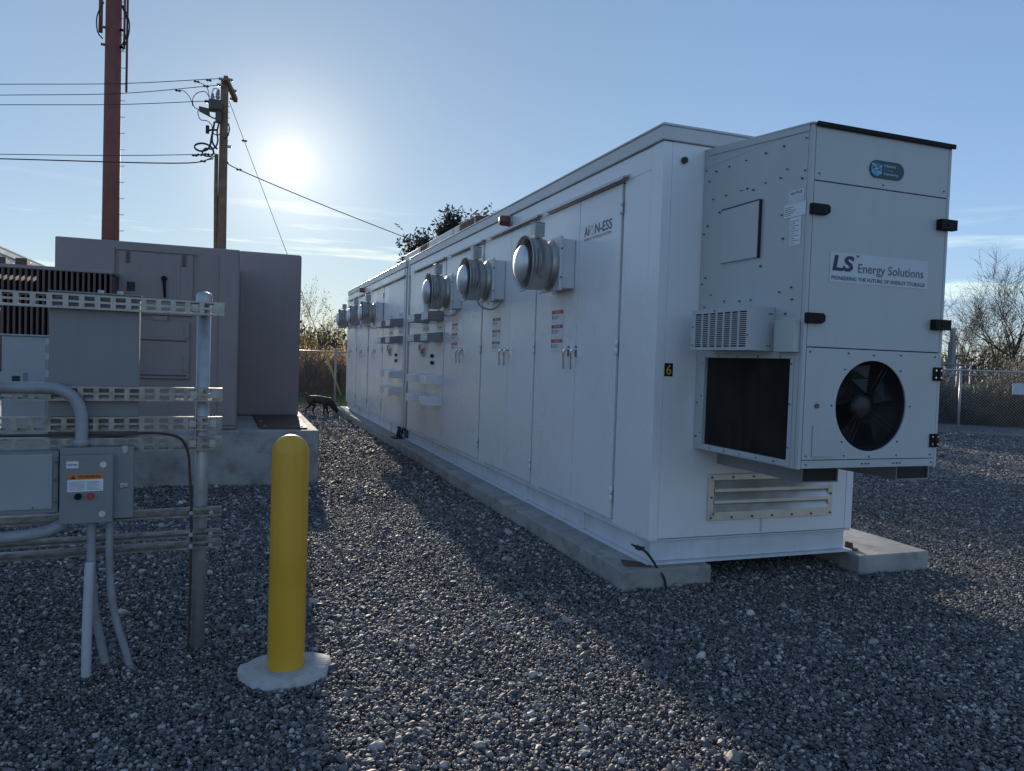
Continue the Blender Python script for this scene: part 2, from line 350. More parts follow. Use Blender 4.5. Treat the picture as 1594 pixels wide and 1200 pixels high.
# ------------------------------------------------------------------ gravel stones (uncountable)
def gravel():
    rr = random.Random(7); P = []; rot = []; scl = []; idx = []
    rects = [(PADX0-.01, 3.13, 4.35, 20.3), (4.37, 5.09, 4.29, 20.3), (-3.4, .92, 8.88, 12.55)]
    def put(y0, y1, xa, xb, dens, s0):
        n = int((y1-y0)*(xb-xa)*dens)
        for _ in range(n):
            x = rr.uniform(xa, xb); y = rr.uniform(y0, y1)
            # view wedge with a margin
            dx = x*math.cos(YAW) - y*math.sin(YAW); dz = x*math.sin(YAW) + y*math.cos(YAW)
            if dz < 1.7 or abs(dx) > dz*.74 + 1.1: continue
            if any(a < x < b and c < y < d for a, b, c, d in rects): continue
            if 3.2 < x < 4.3 and 5.2 < y < 20: continue
            q = (Vector((x, y, 0))-FB); side = q.x*fd.y - q.y*fd.x
            if side > -0.1 and x > 9: continue
            d2 = (x-.244)**2 + (y-3.62)**2
            if d2 < .19**2: continue
            h = mnoise.noise((x*.9, y*.9, 0))*.022 + mnoise.noise((x*.35+4, y*.55, 1))*.008 + mnoise.noise((x*3.1, y*3.1, 5))*.006
            s = s0*math.exp(rr.gauss(0, .42))*(1+.28*mnoise.noise((x*.7+9, y*.7, 2)))*(1.9 if rr.random() < .004 else 1)
            P.append((x, y, h - .004 + rr.uniform(-.007, .009)))
            rot.append((rr.uniform(-.75, .75), rr.uniform(-.75, .75), rr.uniform(0, 6.28)))
            scl.append((s*rr.uniform(.85, 1.35), s*rr.uniform(.7, 1.0), s*rr.uniform(.45, .85))); idx.append(rr.randrange(8))
    put(1.2, 4.2, -3.6, 8.5, 10500, .0060)
    put(4.2, 7.5, -4.6, 12.5, 7000, .0069)
    put(7.5, 11.5, -5, 18.5, 3000, .0091)
    put(11.5, 16.0, -1, 22, 1700, .0130)
    put(16.0, 21.5, .5, 3, 1300, .0125)
    me = bpy.data.meshes.new('gravel'); me.from_pydata(P, [], [])
    for nm, tp, data in (('rot', 'FLOAT_VECTOR', rot), ('scl', 'FLOAT_VECTOR', scl)):
        a = me.attributes.new(nm, tp, 'POINT'); a.data.foreach_set('vector', [c for v in data for c in v])
    a = me.attributes.new('idx', 'INT', 'POINT'); a.data.foreach_set('value', idx)
    me.materials.append(M['stone'])
    o = bpy.data.objects.new('gravel', me); col.objects.link(o); stuff(o)
    nt = bpy.data.node_groups.new('gravel_scatter', 'GeometryNodeTree')
    nt.interface.new_socket('Geometry', in_out='INPUT', socket_type='NodeSocketGeometry'); nt.interface.new_socket('Geometry', in_out='OUTPUT', socket_type='NodeSocketGeometry')
    N = lambda t: nt.nodes.new(t); L = nt.links.new
    gi, go = N('NodeGroupInput'), N('NodeGroupOutput')
    jn = N('GeometryNodeJoinGeometry')
    for k in range(8):
        ic = N('GeometryNodeMeshIcoSphere'); ic.inputs['Radius'].default_value = 1; ic.inputs['Subdivisions'].default_value = 2
        ps = N('GeometryNodeInputPosition'); ad = N('ShaderNodeVectorMath'); ad.operation = 'ADD'; ad.inputs[1].default_value = (k*7.3, k*3.1, -k*5.7); L(ps.outputs[0], ad.inputs[0])
        vo = N('ShaderNodeTexVoronoi'); vo.inputs['Scale'].default_value = .75; L(ad.outputs[0], vo.inputs['Vector'])
        sb = N('ShaderNodeVectorMath'); sb.operation = 'SUBTRACT'; L(vo.outputs['Color'], sb.inputs[0]); sb.inputs[1].default_value = (.5, .5, .5)
        ns = N('ShaderNodeTexNoise'); ns.inputs['Scale'].default_value = 1.1; ns.inputs['Detail'].default_value = 2; L(ad.outputs[0], ns.inputs['Vector'])
        s2 = N('ShaderNodeVectorMath'); s2.operation = 'SUBTRACT'; L(ns.outputs['Color'], s2.inputs[0]); s2.inputs[1].default_value = (.5, .5, .5)
        sa = N('ShaderNodeVectorMath'); sa.operation = 'SCALE'; L(sb.outputs[0], sa.inputs[0]); sa.inputs['Scale'].default_value = .45
        s3 = N('ShaderNodeVectorMath'); s3.operation = 'SCALE'; L(s2.outputs[0], s3.inputs[0]); s3.inputs['Scale'].default_value = 1.1
        a2 = N('ShaderNodeVectorMath'); a2.operation = 'ADD'; L(sa.outputs[0], a2.inputs[0]); L(s3.outputs[0], a2.inputs[1])
        sp = N('GeometryNodeSetPosition'); L(ic.outputs[0], sp.inputs['Geometry']); L(a2.outputs[0], sp.inputs['Offset'])
        sm = N('GeometryNodeSetMaterial'); sm.inputs['Material'].default_value = M['stone']; L(sp.outputs[0], sm.inputs['Geometry'])
        gt = N('GeometryNodeGeometryToInstance'); L(sm.outputs[0], gt.inputs[0]); L(gt.outputs[0], jn.inputs[0])
    def na(nm, t):
        n = N('GeometryNodeInputNamedAttribute'); n.data_type = t; n.inputs['Name'].default_value = nm; return n.outputs[0]
    ip = N('GeometryNodeInstanceOnPoints'); ip.inputs['Pick Instance'].default_value = True
    L(gi.outputs[0], ip.inputs['Points']); L(jn.outputs[0], ip.inputs['Instance']); L(na('idx', 'INT'), ip.inputs['Instance Index'])
    er = N('FunctionNodeEulerToRotation'); L(na('rot', 'FLOAT_VECTOR'), er.inputs[0]); L(er.outputs[0], ip.inputs['Rotation']); L(na('scl', 'FLOAT_VECTOR'), ip.inputs['Scale'])
    L(ip.outputs[0], go.inputs[0])
    md = o.modifiers.new('scatter', 'NODES'); md.node_group = nt
gravel()

# ------------------------------------------------------------------ battery containers
WX = 2.655
def base_frame(root, x0, x1, y0, y1):
    b = MB()
    b.box(x0+.035, x1-.035, y0+.035, y1-.035, .146, .288)             # web, set back between the flanges
    b.box(x0-.012, x1+.012, y0-.012, y1+.012, .129, .145)
    b.box(x0+.004, x1-.004, y0+.004, y1-.004, .289, .302)
    y = y0+1.1
    f = b.build('base_frame', M['frame'], root, bevel=.003, segs=1)
    while y < y1-.3:
        MB().box(x0+.012, x0+.0345, y-.05, y+.05, .1455, .2885).build('stiffener', M['frame'], f, bevel=.003, segs=1); y += 1.28
    return f
def drip(root, y0, y1, z=2.862, x=WX):
    b = MB(); b.hexa([(x-.052, y0, z-.006), (x, y0, z-.002), (x, y1, z-.002), (x-.052, y1, z-.006), (x-.052, y0, z), (x, y0, z+.018), (x, y1, z+.018), (x-.052, y1, z)])
    b.box(x-.055, x-.052, y0, y1, z-.022, z)
    return b.build('drip_rail', M['trim'], root)
def handle(door, y, z=1.59, x=WX):
    b = MB()
    b.box(x-.022, x-.0005, y-.022, y+.022, z-.045, z+.045)
    b.tube(smoothpath([(x-.022, y, z+.012), (x-.052, y+.004, z+.015), (x-.060, y+.012, z-.03), (x-.050, y+.022, z-.15)], 5), [.013]*6+[.011]*5+[.009]*5, 8)
    return b.build('handle', M['chrome'], door, bevel=.003, segs=1)
def hinge(door, y, z, x=WX):
    b = MB(); b.cyl((x-.012, y, z-.055), (x-.012, y, z-.003), .011, 8); b.cyl((x-.012, y, z+.003), (x-.012, y, z+.055), .011, 8)
    b.box(x-.010, x-.0005, y+.002, y+.05, z-.05, z+.05)
    return b.build('hinge', M['white'], door)
def danger(door, y0, y1, z0, z1, x=WX):
    """three stacked DANGER stickers; the sheet faces -x and reads towards -y"""
    b = MB(); n = 3; h = (z1-z0)/n
    X = x-.0025
    for i in range(n):
        zb = z1-(i+1)*h
        b.mat(0).quad((X, y1, zb+.006), (X, y0, zb+.006), (X, y0, zb+h-.004), (X, y1, zb+h-.004))
        X2 = X-.0012
        b.mat(1).quad((X2, y1-.004, zb+h-.038), (X2, y0+.004, zb+h-.038), (X2, y0+.004, zb+h-.008), (X2, y1-.004, zb+h-.008))
        b.mat(2)
        b.quad((X2, y1-.014, zb+h-.085), (X2, y1-.034, zb+h-.085), (X2, y1-.034, zb+h-.05), (X2, y1-.014, zb+h-.05))
        for k in range(3):
            zz = zb+h-.055-k*.012; w = (.11, .13, .09)[k]
            b.quad((X2, y1-.05, zz-.004), (X2, y1-.05-w, zz-.004), (X2, y1-.05-w, zz), (X2, y1-.05, zz))
    o = b.build('danger_sticker', [M['label'], M['red'], M['inkgrey']], door, fix=False)
    for i in range(n):
        text('\u25B2 DANGER' if False else 'DANGER', .13, .018, (X-.0022, y1-.07, z1-i*h-.032), (0, -1, 0), (0, 0, 1), M['label'], 'lettering', door)
    return o
def door(root, y0, y1, hy, stick=None, hinge_at=None, x=WX):
    b = MB(); b.box(x-.004, x+.03, y0, y1, .337, 2.832)
    d = b.build('door', M['white'], root, bevel=.003, segs=2)
    if hy: handle(d, hy)
    if hinge_at is not None:
        for z in (.52, 1.62, 2.66): hinge(d, hinge_at, z)
    if stick: danger(d, *stick, x=WX-.004)
    return d
def fanlike_bay(root, y, near=True, stick=False):
    a0, a1, b0, b1 = y+.022, y+.735, y+.745, y+1.458
    d1 = door(root, a0, a1, a1-.04, hinge_at=y+.004)
    d2 = door(root, b0, b1, b0+.10, stick=(y+1.01, y+1.265, 1.577, 1.958) if stick else None)
    drip(root, y-.075, y+1.46)
    MB().box(WX+.001, WX+.028, y+1.47, y+1.655, .31, 3.0).build('wall_panel', M['white'], root, bevel=.002, segs=1)
    return d1, d2
def hood(root, y0, y1, z0, z1, grey, x=WX, depth=.225):
    b = MB()
    b.mat(0).hexa([(x-depth, y0, z0), (x-.0005, y0, z0), (x-.0005, y1, z0), (x-depth, y1, z0), (x-depth, y0, z1-.025), (x-.0005, y0, z1), (x-.0005, y1, z1), (x-depth, y1, z1-.025)])
    h = b.build('intake_hood', M['hoodgrey' if grey else 'white'], root, bevel=.003, segs=1)
    if grey:
        b = MB(); X = x-depth-.004
        b.box(X, X+.0035, y0+.012, y1-.012, z0+.012, z1-.035); b.build('filter_plate', M['label'], h)
        b = MB()
        for i in range(4):
            for j in range(2):
                yy = y0+.06+(y1-y0-.12)*i/3; zz = z0+.035+.04*j
                b.box(X-.0016, X-.0003, yy-.009, yy+.009, zz-.007, zz+.007)
        stuff(b.build('perforations', M['gap'], h))
        b = MB(); zt = z1+.035
        b.mat(0).box(x-.008, x-.0012, y0+.05, y1-.06, zt, zt+.07)
        for i in range(4):
            yy = y0+.10+(y1-y0-.21)*i/3; b.mat(1).box(x-.011, x-.0085, yy-.010, yy+.010, zt+.022, zt+.045)
        b.build('indicator_strip', [M['label'], M['screw']], root)
    return h
def control_bay(root, y0, y1, hy):
    ym = (y0+y1)/2
    for a, b_ in ((y0+.016, ym-.003), (ym+.003, y1-.02)):
        MB().box(WX-.004, WX+.03, a, b_, .337, 2.832).build('door', M['white'], root, bevel=.003)
    for (a, b_) in hy:
        for z0, z1 in ((1.722, 1.852), (2.012, 2.15)): hood(root, a, b_, z0, z1, True, x=WX-.004)
        for z0, z1 in ((1.125, 1.262), (.835, .97)): hood(root, a, b_, z0, z1, False, x=WX-.004)
    drip(root, y0-.05, y1-.03)
    b = MB(); b.mat(0).box(WX-.03, WX-.0045, ym+.10, ym+.24, 1.50, 1.64); b.mat(1).box(WX-.034, WX-.0303, ym+.12, ym+.22, 1.54, 1.62)
    b.build('breaker_switch', [M['galv'], M['inkblack']], root)
    b = MB(); b.mat(0).box(WX-.018, WX-.0045, ym+.34, ym+.46, 1.55, 1.70); b.mat(1).box(WX-.020, WX-.0183, ym+.36, ym+.44, 1.60, 1.68)
    b.build('display', [M['label'], M['inkblack']], root)
    for k, (dy, z) in enumerate(((-.35, 1.52), (-.44, 1.52), (-.36, 1.42), (-.46, 1.42))): MB().cyl((WX-.022, ym+dy, z), (WX-.0045, ym+dy, z), .026, 10).build('push_button', M['blackpl'], root)
def container_shell(root, y0, y1, x0=WX, x1=4.42):
    base_frame(root, x0, x1, y0, y1)
    MB().box(x0+.03, x1-.004, y0+.012, y1-.004, .303, 3.004).build('inner_wall', M['gap'], root)
    b = MB(); b.box(x0-.018, x1+.018, y0-.018, y1, 3.006, 3.098)
    b.box(x0-.024, x1+.024, y0-.024, y1, 3.099, 3.116); b.build('roof', M['trim'], root, bevel=.004, segs=1)
    MB().box(x0+.006, x0+.029, y0+.15, y1-.01, .3035, .335).build('sill', M['frame'], root)
    # header above the doors
    MB().box(x0+.002, x0+.029, y0+.15, y1-.01, 2.842, 3.0).build('header_panel', M['white'], root, bevel=.002, segs=1)
    MB().box(x1-.0035, x1+.012, y0+.02, y1, .304, 3.003).build('rear_wall', M['white'], root)

near = thing('battery_container', 'white battery container in the foreground with numeral 6 and three wall fans', 'container', (WX, 4.44, .13), group='two white container halves set end to end')
container_shell(near, 4.44, 12.27)
b = MB(); b.box(WX, WX+.0685, 4.44, 4.583, .304, 3.0); b.box(WX+.0005, WX+.029, 4.5835, 4.5836, .31, 3.0)
b.build('corner_post', M['white'], near, bevel=.006)
MB().box(WX+.001, WX+.029, 4.588, 4.962, .306, 2.84).build('wall_panel', M['white'], near, bevel=.002, segs=1)
bays = [fanlike_bay(near, 4.977, stick=True), fanlike_bay(near, 6.64, stick=True), fanlike_bay(near, 8.315, stick=True)]
control_bay(near, 9.99, 12.0, [(10.02, 10.42), (10.84, 11.28)])
MB().box(WX+.001, WX+.028, 12.0, 12.22, .31, 3.0).build('wall_panel', M['white'], near, bevel=.002, segs=1)
# end wall
b = MB(); b.box(WX+.072, 4.35, 4.442, 4.462, .307, 3.003); b.build('end_wall', M['white'], near, bevel=.003)
MB().box(4.354, 4.42, 4.441, 4.50, .304, 3.003).build('corner_post', M['white'], near, bevel=.005)
MB().box(3.575, 3.590, 4.4385, 4.4412, .32, .42).build('seam_strip', M['trim'], near)
b = MB(); b.cyl((2.813, 4.418, 2.887), (2.813, 4.4415, 2.887), .022, 14); b.cyl((2.813, 4.410, 2.887), (2.813, 4.418, 2.887), .012, 6); b.build('lifting_plug', M['copper'], near)
# low louvred vent
lv = MB()
x0, x1, z0, z1, t = 3.112, 4.206, .420, .748, .042
lv.box(x0, x1, 4.418, 4.4412, z0, z0+t); lv.box(x0, x1, 4.418, 4.4412, z1-t, z1); lv.box(x0, x0+t, 4.4185, 4.4412, z0+t, z1-t); lv.box(x1-t, x1, 4.4185, 4.4412, z0+t, z1-t)
lvo = lv.build('louvre_frame', M['alu'], near, bevel=.002, segs=1)
MB().box(x0+t, x1-t, 4.4385, 4.4415, z0+t, z1-t).build('louvre_recess', M['hoodgrey'], lvo)
for k in range(3):
    z = z0+t+.004+k*.082
    s_ = MB(); s_.hexa([(x0+t, 4.412, z), (x1-t, 4.412, z), (x1-t, 4.438, z+.055), (x0+t, 4.438, z+.055), (x0+t, 4.410, z+.012), (x1-t, 4.410, z+.012), (x1-t, 4.437, z+.062), (x0+t, 4.437, z+.062)])
    s_.box(x0+t, x1-t, 4.4085, 4.4115, z-.006, z+.016)
    s_.build('slat', M['alu'], lvo)
b = MB()
for (px, pz) in [(x0+.021+i*(x1-x0-.042)/6, zz) for i in range(7) for zz in (z0+.021, z1-.021)] + [(x0+.021, .584), (x1-.021, .584)]:
    b.cyl((px, 4.412, pz), (px, 4.4182, pz), .008, 8)
stuff(b.build('screws', M['screw'], lvo))
# number plate
b = MB(); b.box(2.728, 2.793, 4.4385, 4.4412, 1.424, 1.514); npz = b.build('number_plate', M['inkblack'], near)
text('6', .040, .068, (2.741, 4.4375, 1.435), (1, 0, 0), (0, 0, 1), M['gold'], 'numeral', npz, bold=.01)
# company lettering on the near door leaf
d1 = bays[0][0]
X = WX-.0065
text('A', .066, .078, (X, 5.622, 2.524), (0, -1, 0), (0, 0, 1), M['inkgrey'], 'lettering', d1, bold=.012)
text('i', .016, .080, (X, 5.548, 2.524), (0, -1, 0), (0, 0, 1), M['inkgrey'], 'lettering', d1, bold=.012)
b = MB(); ring = []
for k in range(28):
    a = R(60+300*k/27); ring.append((a, .030, .038))
for k in range(27):
    a, r0, r1 = ring[k]; c = ring[k+1][0]
    P_ = lambda an, r: (X, 5.482-math.cos(an)*r, 2.563+math.sin(an)*r)
    b.quad(P_(a, r0), P_(c, r0), P_(c, r1), P_(a, r1))
b.quad((X, 5.486, 2.565), (X, 5.478, 2.565), (X, 5.478, 2.604), (X, 5.486, 2.604))
b.build('power_ring_mark', M['labelpale'], d1, fix=False)
text('N-ESS', .29, .078, (X, 5.428, 2.524), (0, -1, 0), (0, 0, 1), M['inkgrey'], 'lettering', d1, bold=.012)
text('ENERGY STORAGE SYSTEM', .47, .020, (X, 5.618, 2.488), (0, -1, 0), (0, 0, 1), M['inkgrey'], 'lettering', d1)

far = thing('battery_container', 'farther half of the white container row beyond the dark joint', 'container', (WX, 12.60, .13), group='two white container halves set end to end')
container_shell(far, 12.60, 19.62)
MB().box(WX, WX+.06, 12.60, 12.66, .304, 3.0).build('corner_post', M['white'], far, bevel=.004)
control_bay(far, 12.67, 14.58, [(12.72, 13.12), (13.55, 13.97)])
for y in (14.60, 16.33, 18.02): fanlike_bay(far, y)
# joint between the two halves
j = thing('joint_cover', 'tall grey cover strip closing the joint between the two container halves', 'cover strip', (2.70, 12.43, .13))
MB().box(2.70, 4.38, 12.272, 12.598, .131, 3.06).build('gasket', M['rubber'], j)
MB().box(2.668, 2.699, 12.30, 12.40, .3, 3.14).build('cover', M['hoodgrey'], j); MB().box(2.674, 2.699, 12.46, 12.53, .3, 3.10).build('cover', M['white'], j)
# roof tray
tr = thing('roof_tray', 'low segmented grey cable tray lying on the container roof', 'cable tray', (3.25, 12.0, 3.116))
for k, (a, c) in enumerate(((10.2, 11.0), (11.02, 11.35), (11.37, 13.0), (13.02, 13.6), (13.62, 15.0))):
    MB().box(3.12, 3.42, a, c, 3.117, 3.52).build('tray_section', M['rust'] if k in (0, 3) else M['trim'], tr, bevel=.006, segs=1)
    MB().box(3.115, 3.119, a+.02, a+.06, 3.12, 3.50).build('bracket', M['galv'], tr)

# ------------------------------------------------------------------ wall fans
def make_fan(label):
    f = thing('wall_fan', label, 'fan', (0, 0, 0), group='round steel wall fans on the container doors', local=True)
    b = MB(); h = .225                                                # square curb: local x=0 is the door face, -x outwards
    b.box(-.125, -.0045, -h+.02, h-.02, -h+.02, h-.02); b.box(-.150, -.126, -h, h, -h, h); b.build('curb', M['frame'], f, bevel=.004, segs=1)
    b = MB()
    for s in (-1, 1):
        for q in (-1, 1): b.cyl((-.137, s*(h+.0005), q*.12), (-.137, s*(h+.004), q*.12), .009, 8)
    stuff(b.build('bolts', M['screw'], f))
    b = MB(); b.lathe([(.151, .215), (.165, .19), (.185, .175), (.205, .185), (.225, .213), (.228, .216), (.375, .218)], (0, 0, 0), (-1, 0, 0), 40); b.build('throat', M['stainless'], f, fix=False)
    b = MB(); b.lathe([(.340, .212), (.376, .222), (.385, .236), (.392, .239), (.398, .236), (.392, .228), (.372, .205), (.30, .198), (.24, .19), (.2295, .0)], (0, 0, 0), (-1, 0, 0), 40); b.build('bell_mouth', M['stainless'], f, fix=False)
    b = MB(); b.lathe([(.30, .10), (.395, .150), (.40, .156), (.415, .152), (.437, .126), (.452, .085), (.459, .04), (.461, .0)], (0, 0, 0), (-1, 0, 0), 36); b.build('dome_cap', M['dome'], f, fix=False)
    b = MB(); b.box(-.315, -.225, -.055, .055, .232, .345); b.box(-.320, -.220, -.06, .06, .345, .352)
    jb = b.build('junction_box', M['galv'], f, bevel=.004, segs=1)
    MB().box(-.31, -.23, -.0565, -.0552, .255, .325).build('cover_plate', M['grey2'], jb)
    b = MB(); b.box(-.29, -.25, -.03, .03, .2185, .231); b.build('bracket', M['galv'], f)
    b = MB(); b.tube(smoothpath([(-.285, -.04, .236), (-.285, -.12, .205), (-.285, -.205, .11), (-.285, -.232, 0), (-.29, -.226, -.10), (-.31, -.215, -.135), (-.33, -.222, -.10), (-.335, -.230, .0), (-.335, -.20, .11)], 6), .008, 8); b.build('flexible_conduit', M['grey'], f)
    b = MB(); b.cyl((-.155, -.13, -.26), (-.155, -.13, -.20), .010, 8); b.build('drain_nipple', M['pvcw'], f)
    return f
fan_lab = ['steel wall fan nearest the camera, beside the company lettering on the door', 'steel wall fan second from the container corner, on the second pair of doors', 'steel wall fan third from the corner, hanging above the grey intake hoods',
           'steel wall fan first beyond the container joint, the largest of the far three', 'middle steel wall fan of the far container half', 'farthest steel wall fan at the far end of the container']
f0 = make_fan(fan_lab[0])
for k, (y, z) in enumerate(((5.985, 2.32), (7.74, 2.34), (9.37, 2.33), (14.80, 2.32), (16.40, 2.33), (18.25, 2.34))):
    f = f0 if k == 0 else copy_tree(f0)
    f.location = (WX-.004, y, z); f['label'] = fan_lab[k]
# a cable loop that hangs under the second and third fans
for k, (y, lb) in enumerate(((7.70, 'grey cable loop hanging under the second wall fan'), (9.32, 'grey cable loop hanging under the third wall fan'), (14.75, 'grey cable loop hanging under the first fan beyond the joint'))):
    b = MB(); b.tube(smoothpath([(WX-.30, y-.19, 2.28), (WX-.33, y-.22, 2.16), (WX-.30, y-.22, 2.06), (WX-.20, y-.22, 2.02), (WX-.10, y-.21, 2.05), (WX-.06, y-.19, 2.12)], 7), .008, 8)
    tag(b.build('cable_loop', M['grey']), lb, 'cable', 'cable loops under the wall fans')
def beacon(loc, m, label, s=-1):
    o = thing('beacon', label, 'beacon', loc, group='warning beacons under the roof edges', local=True)
    MB().lathe([(.0, .062), (.018, .062), (.0185, .0)], (0, 0, 0), (s, 0, 0), 20).build('mount', M['galv'], o)
    MB().lathe([(.019, .055), (.10, .055), (.118, .048), (.125, .03), (.127, 0)], (0, 0, 0), (s, 0, 0), 20).build('lens', m, o, fix=False)
    b = MB(); b.box(-.012 if s > 0 else -.02, .02 if s > 0 else .012, -.05, -.035, .055, .09); return o
beacon((WX-.001, 7.44, 2.945), M['bronze'], 'amber brown beacon above the gap between the first and second fans')
beacon((WX-.001, 16.99, 2.945), M['bronze'], 'small dark amber beacon near the far end of the container')

# ------------------------------------------------------------------ air conditioner on the end wall
ac = thing('air_conditioner', 'tall grey wall-mounted air conditioner with round fan and company sign', 'air conditioner', (2.98, 3.405, .935))
AX0, AX1, AY0, AY1, AZ0 = 2.98, 4.03, 3.405, 4.436, .935
ZF, ZB = 2.868, 2.965                                                   # roof slopes to the front
# side wall with the coil opening
b = MB(); cy0, cy1, cz0, cz1 = 3.50, 4.335, .975, 1.56
b.box(AX0, AX0+.02, AY0+.03, cy0, AZ0, 2.85); b.box(AX0, AX0+.02, cy1, AY1, AZ0, 2.85)
b.box(AX0+.0005, AX0+.02, cy0, cy1, AZ0, cz0); b.box(AX0+.0005, AX0+.02, cy0, cy1, cz1, 2.85)
b.hexa([(AX0, AY0+.03, 2.851), (AX0+.02, AY0+.03, 2.851), (AX0+.02, AY1, 2.851), (AX0, AY1, 2.851), (AX0, AY0+.03, ZF), (AX0+.02, AY0+.03, ZF), (AX0+.02, AY1, ZB), (AX0, AY1, ZB)])
side = b.build('side_wall', M['acpaint'], ac)
b = MB(); b.box(AX0+.03, AX0+.034, cy0+.004, cy1-.004, cz0+.004, cz1-.004)
for k in range(84):
    y = cy0+.008+k*(cy1-cy0-.016)/83; b.box(AX0+.015, AX0+.0295, y-.0012, y+.0012, cz0+.003, cz1-.003)
stuff(b.build('condenser_coil', M['coil'], ac))
b = MB(); t = .010
b.box(AX0-.006, AX0-.0005, cy0-.03, cy1+.03, cz0-.035, cz0-.002); b.box(AX0-.006, AX0-.0005, cy0-.03, cy1+.03, cz1+.002, cz1+.02)
b.box(AX0-.006, AX0-.0005, cy0-.03, cy0-.002, cz0-.002, cz1+.002); b.box(AX0-.006, AX0-.0005, cy1+.002, cy1+.06, cz0-.002, cz1+.002)
b.build('coil_frame', M['acpaint'], ac, bevel=.002, segs=1)
MB().box(AX0+.004, AX1-.004, AY0+.036, AY1-.002, AZ0+.001, 2.80).build('cabinet_core', M['darkin'], ac) if False else None
b = MB(); b.box(AX1-.02, AX1, AY0+.03, AY1, AZ0, 2.85)
b.hexa([(AX1-.02, AY0+.03, 2.851), (AX1, AY0+.03, 2.851), (AX1, AY1, 2.851), (AX1-.02, AY1, 2.851), (AX1-.02, AY0+.03, ZF), (AX1, AY0+.03, ZF), (AX1, AY1, ZB), (AX1-.02, AY1, ZB)])
b.build('side_wall', M['acpaint'], ac)
MB().box(AX0+.021, AX1-.021, AY0+.04, AY1, AZ0+.001, AZ0+.012).build('floor_pan', M['hoodgrey'], ac)
b = MB()
b.hexa([(AX0-.004, AY0-.004, ZF), (AX1+.004, AY0-.004, ZF), (AX1+.004, AY1, ZB+.001), (AX0-.004, AY1, ZB+.001), (AX0-.004, AY0-.004, ZF+.012), (AX1+.004, AY0-.004, ZF+.012), (AX1+.004, AY1, ZB+.013), (AX0-.004, AY1, ZB+.013)])
b.hexa([(AX0-.006, AY0+.02, ZF-.035), (AX0-.0005, AY0+.02, ZF-.035), (AX0-.0005, AY1-.05, ZB-.04), (AX0-.006, AY1-.05, ZB-.04), (AX0-.006, AY0+.02, ZF), (AX0-.0005, AY0+.02, ZF), (AX0-.0005, AY1-.05, ZB), (AX0-.006, AY1-.05, ZB)])
b.build('top_cover', M['acpaint'], ac, bevel=.002, segs=1)
MB().box(AX0+.02, AX1+.012, AY0-.018, AY0-.0045, ZF-.012, ZF+.016).build('roof_gutter', M['blackpl'], ac, bevel=.004)
# front: corner strips and three panels
MB().box(AX0, AX0+.024, AY0, AY0+.029, AZ0, ZF-.001).build('corner_strip', M['acpaint'], ac, bevel=.004)
MB().box(AX1-.022, AX1, AY0, AY0+.029, AZ0, ZF-.001).build('corner_strip', M['acpaint'], ac, bevel=.004)
PX0, PX1 = AX0+.027, AX1-.025
MB().box(PX0-.002, PX1+.002, AY0+.010, AY0+.030, 1.60, ZF-.002).build('panel_backing', M['gap'], ac)
top = MB().box(PX0, PX1, AY0, AY0+.0095, 2.563, ZF-.003).build('top_panel', M['acpaint'], ac, bevel=.002, segs=1)
mid = MB().box(PX0, PX1, AY0, AY0+.0095, 1.632, 2.557).build('front_door', M['acpaint'], ac, bevel=.002, segs=1)
# lower panel with a round opening
def holed_panel(x0, x1, z0, z1, cx, cz, r, y0, y1, n=64):
    b = MB(); pts = []
    for k in range(n):
        a = 2*math.pi*k/n; dx, dz = math.cos(a), math.sin(a)
        t = min((x1-cx)/dx if dx > 1e-9 else 1e9, (x0-cx)/dx if dx < -1e-9 else 1e9, (z1-cz)/dz if dz > 1e-9 else 1e9, (z0-cz)/dz if dz < -1e-9 else 1e9)
        pts.append(((cx+dx*r, cz+dz*r), (cx+dx*t, cz+dz*t)))
    corners = [(x1, z1), (x0, z1), (x0, z0), (x1, z0)]
    for k in range(n):
        (i0, o0), (i1, o1) = pts[k], pts[(k+1) % n]
        ring = [o0]
        if abs(o0[0]-o1[0]) > 1e-6 and abs(o0[1]-o1[1]) > 1e-6:
            ring.append(min(corners, key=lambda c: (c[0]-(o0[0]+o1[0])/2)**2+(c[1]-(o0[1]+o1[1])/2)**2))
        ring.append(o1)
        base = len(b.v); poly = [i0]+ring+[i1]
        b.v += [(p, y0, q) for p, q in poly]; b.face([base+q for q in range(len(poly))])
        b.quad((i0[0], y0, i0[1]), (i1[0], y0, i1[1]), (i1[0], y1, i1[1]), (i0[0], y1, i0[1]))
        for q in range(len(ring)-1):
            b.quad((ring[q][0], y0, ring[q][1]), (ring[q+1][0], y0, ring[q+1][1]), (ring[q+1][0], y1, ring[q+1][1]), (ring[q][0], y1, ring[q][1]))
    return b
FX, FZ, FR = 3.496, 1.300, .266
low = holed_panel(PX0, PX1, .990, 1.626, FX, FZ, FR, AY0, AY0+.0095).build('lower_panel', M['acpaint'], ac)
MB().box(PX0, PX1, AY0+.001, AY0+.0095, AZ0+.004, .985).build('bottom_strip', M['acpaint'], ac, bevel=.002, segs=1)
fn = MB(); fn.lathe([(.0, FR+.001), (.02, FR-.008), (.16, FR-.008), (.16, 0)], (FX, AY0+.0098, FZ), (0, 1, 0), 48); fno = fn.build('fan_shroud', M['darkin'], ac, fix=False)
b = MB(); b.lathe([(0, 0), (.004, .05), (.015, .078), (.03, .082), (.06, .082), (.06, 0)], (FX-.012, AY0+.045, FZ-.01), (0, 1, 0), 28); b.build('motor_hub', M['fanblade'], ac, fix=False)
